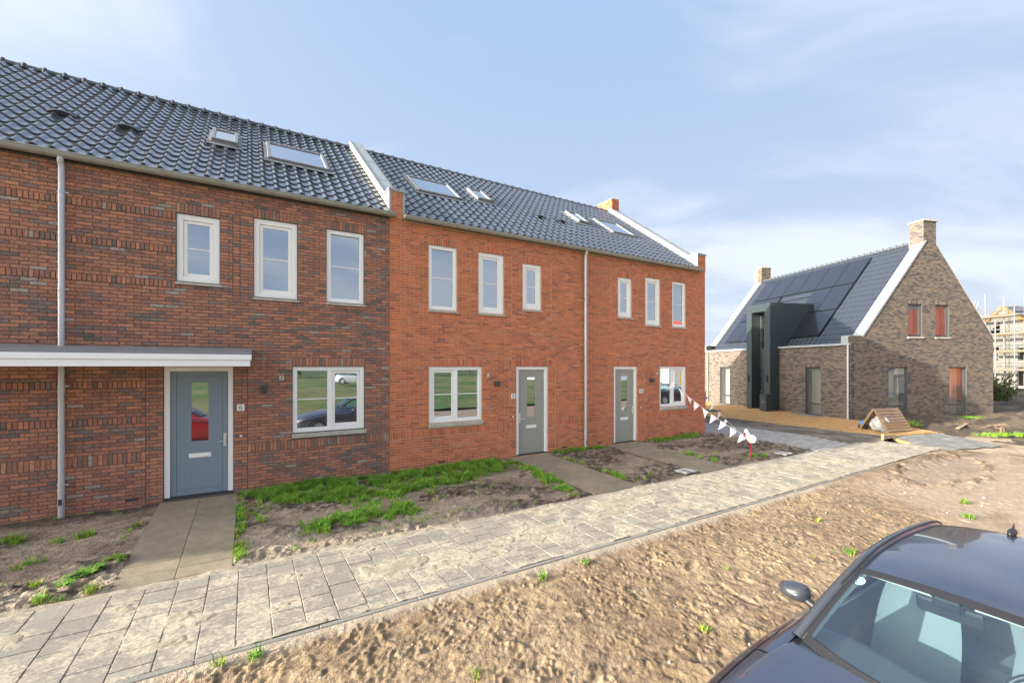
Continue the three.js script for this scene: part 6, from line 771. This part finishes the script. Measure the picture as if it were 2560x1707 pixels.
{ // scattered stones on sand and earth
  const R = rng(29), g = new THREE.IcosahedronGeometry(1, 1), n = 260, im = new THREE.InstancedMesh(g, std([0.5, 0.46, 0.40], 0.9), n), m = new THREE.Matrix4(), c = new THREE.Color(); for (let i = 0; i < n; i++) { const x = -1 + R() * 14, z = 5.5 + R() * 3.6, s = 0.004 + R() * R() * 0.014; m.compose(V(x, sandY(x, z) + s * 0.4, z), new THREE.Quaternion().setFromEuler(new THREE.Euler(R() * 6, R() * 6, R() * 6)), V(s, s * 0.7, s * 1.2)); im.setMatrixAt(i, m); const k = 0.5 + R(); im.setColorAt(i, c.setRGB(k, k * (0.85 + 0.15 * R()), k * (0.7 + 0.3 * R()))); } im.name = numbered('pebbles'); im.castShadow = im.receiveShadow = true; im.userData.kind = 'stuff'; tag(im, 'small stones strewn over the trampled sand', 'pebbles'); scene.add(im);
}

// ---------------------------------------------------------------- across the lane, seen only as reflections in the windows
makeCar('parked_car', 'red hatchback parked on the sand, mirrored in the number 6 door', phys([0.42, 0.02, 0.015], 0.3, { clearcoat: 1, clearcoatRoughness: 0.03 }), [-1.95, -0.15, 8.95], 0, 'parked cars');
makeCar('parked_car', 'black hatchback parked further along, mirrored in the end house window', phys([0.02, 0.015, 0.02], 0.3, { clearcoat: 1, clearcoatRoughness: 0.03 }), [26.2, -0.12, 10.9], 0.2, 'parked cars');
makeCar('parked_car', 'silver hatchback parked on the far meadow edge', phys([0.5, 0.52, 0.54], 0.3, { metalness: 0.5, clearcoat: 1 }), [9.5, 0.75, 36], 0.4, 'parked cars');
{ // delivery van
  const t = thing('delivery_van', 'white, yellow and blue delivery van parked across the lane', 'van', [33.2, -0.1, 14.6], 0.12), wh = phys([0.60, 0.60, 0.58], 0.35, { clearcoat: 1 }), ye = phys([0.85, 0.50, 0.02], 0.35), bl = phys([0.05, 0.16, 0.45], 0.35), g = new G(); g.cbox(-0.6, 1.55, 0, 4.6, 2.4, 2.0, 0.12); g.build('cargo_body', wh, t); const c = new G(); c.cbox(2.35, 1.2, 0, 1.4, 1.7, 1.9, 0.25); c.build('cab', wh, t); const w = new G(); w.cbox(2.75, 1.75, 0, 0.64, 0.55, 1.72, 0.1); w.build('cab_window', M.glass, t); for (const z of [-1.005, 1.005]) { const y = new G(); y.b(-2.2, 1.0, 1.1, 2.2, z - 0.004, z + 0.004); y.build('yellow_panel', ye, t); const b = new G(); b.b(-2.85, 1.65, 2.3, 2.65, z - 0.004, z + 0.004); b.b(-2.85, 1.65, 0.55, 0.75, z - 0.003, z + 0.003); b.build('blue_stripe', bl, t); for (const x of [-1.9, 2.1]) { mesh('wheel', new THREE.TorusGeometry(0.26, 0.09, 10, 24), tyreM, t, [x, 0.34, z * 0.95]); } }
}
{ // houses with red roofs across the field
  for (const [i, x, z, a] of [[0, 52, 34, 0.7], [1, 66, 24, 0.6], [2, 40, 44, 0.75]]) { const t = thing('red_roof_house', ['white house with red tiled roof across the field, middle of three', 'white house with red tiled roof nearest the van', 'white house with red tiled roof furthest across the field'][i], 'house', [x, -0.2, z], a + Math.PI, 'houses across the field'); const w = new G(); w.b(-6, 6, 0, 4.6, -4, 4); w.build('wall', std([0.72, 0.70, 0.66], 0.9, { map: T.conc }), t); const s = new THREE.Shape([[-4.4, 4.6], [4.4, 4.6], [0, 9.4]].map((q) => new THREE.Vector2(...q))), e = new THREE.ExtrudeGeometry(s, { depth: 12.6, bevelEnabled: false }); e.rotateY(Math.PI / 2); e.translate(-6.3, 0, 0); mesh('roof', e, std([0.62, 0.095, 0.05], 0.7, { map: T.tile }), t); for (let k = 0; k < 4; k++) for (const y of [1, 3]) { const q = new G(); q.b(-5 + k * 2.8, -3.7 + k * 2.8, y, y + 1.3, 4.0, 4.03); q.build('window', M.glass, t); } const d = new G(); d.b(5.0, 5.9, 0.1, 2.3, 4.0, 4.03); d.build('door', M.doorBlue, t); }
  const o = thing('site_container', 'orange site container standing across the lane', 'container', [43.5, -0.1, 15.2], 0.5), g = new G(); g.cbox(0, 1.3, 0, 6, 2.5, 2.4, 0.05); g.build('shell', std([0.72, 0.20, 0.07], 0.6), o); for (let i = 0; i < 18; i++) { const q = new G(); q.b(-2.85 + i * 0.33, -2.72 + i * 0.33, 0.15, 2.45, -1.24, -1.2); q.build('rib', std([0.66, 0.18, 0.06], 0.6), o); }
  const R = rng(37); for (let i = 0; i < 16; i++) { const t = thing('tree', ['tall', 'broad', 'low', 'narrow'][i % 4] + ' dark tree, ' + ['first', 'second', 'third', 'fourth', 'fifth', 'sixth', 'seventh', 'eighth', 'ninth', 'tenth', 'eleventh', 'twelfth', 'thirteenth', 'fourteenth', 'fifteenth', 'last'][i] + ' in the row beyond the meadow', 'tree', [-46 + i * 6.4 + R() * 3, -0.2, 66 + R() * 10], R() * 6, 'trees beyond the meadow'), h = 5 + R() * 5, tr = new G(); tr.rod([0, 0, 0], [0.2, h * 0.5, 0], 0.25, 0.14, 7); tr.build('trunk', std([0.10, 0.075, 0.05], 0.9), t); const l = new G(); for (let k = 0; k < 420; k++) { const a = R() * 6.283, b = Math.acos(2 * R() - 1), r = (0.55 + 0.45 * R()) * (0.8 + 0.4 * vn(a * 2, b * 3, i)), x = Math.cos(a) * Math.sin(b) * r * h * 0.36, y = h * 0.62 + Math.cos(b) * r * h * 0.40, z = Math.sin(a) * Math.sin(b) * r * h * 0.36, s = 0.22 + R() * 0.2, u = R() * 6, v = 0.7 + 0.6 * R(); l.col = [v, v, v]; l.quad([x - s, y - s * Math.sin(u), z - s * 0.4], [x + s * 0.4, y - s * 0.7, z + s * Math.cos(u)], [x + s, y + s * Math.sin(u), z + s * 0.4], [x - s * 0.4, y + s * 0.7, z - s * Math.cos(u)]); } l.build('crown', std([0.055, 0.085, 0.025], 0.8, { vertexColors: true, side: THREE.DoubleSide }), t); }
}
renderer.render(scene, camera);
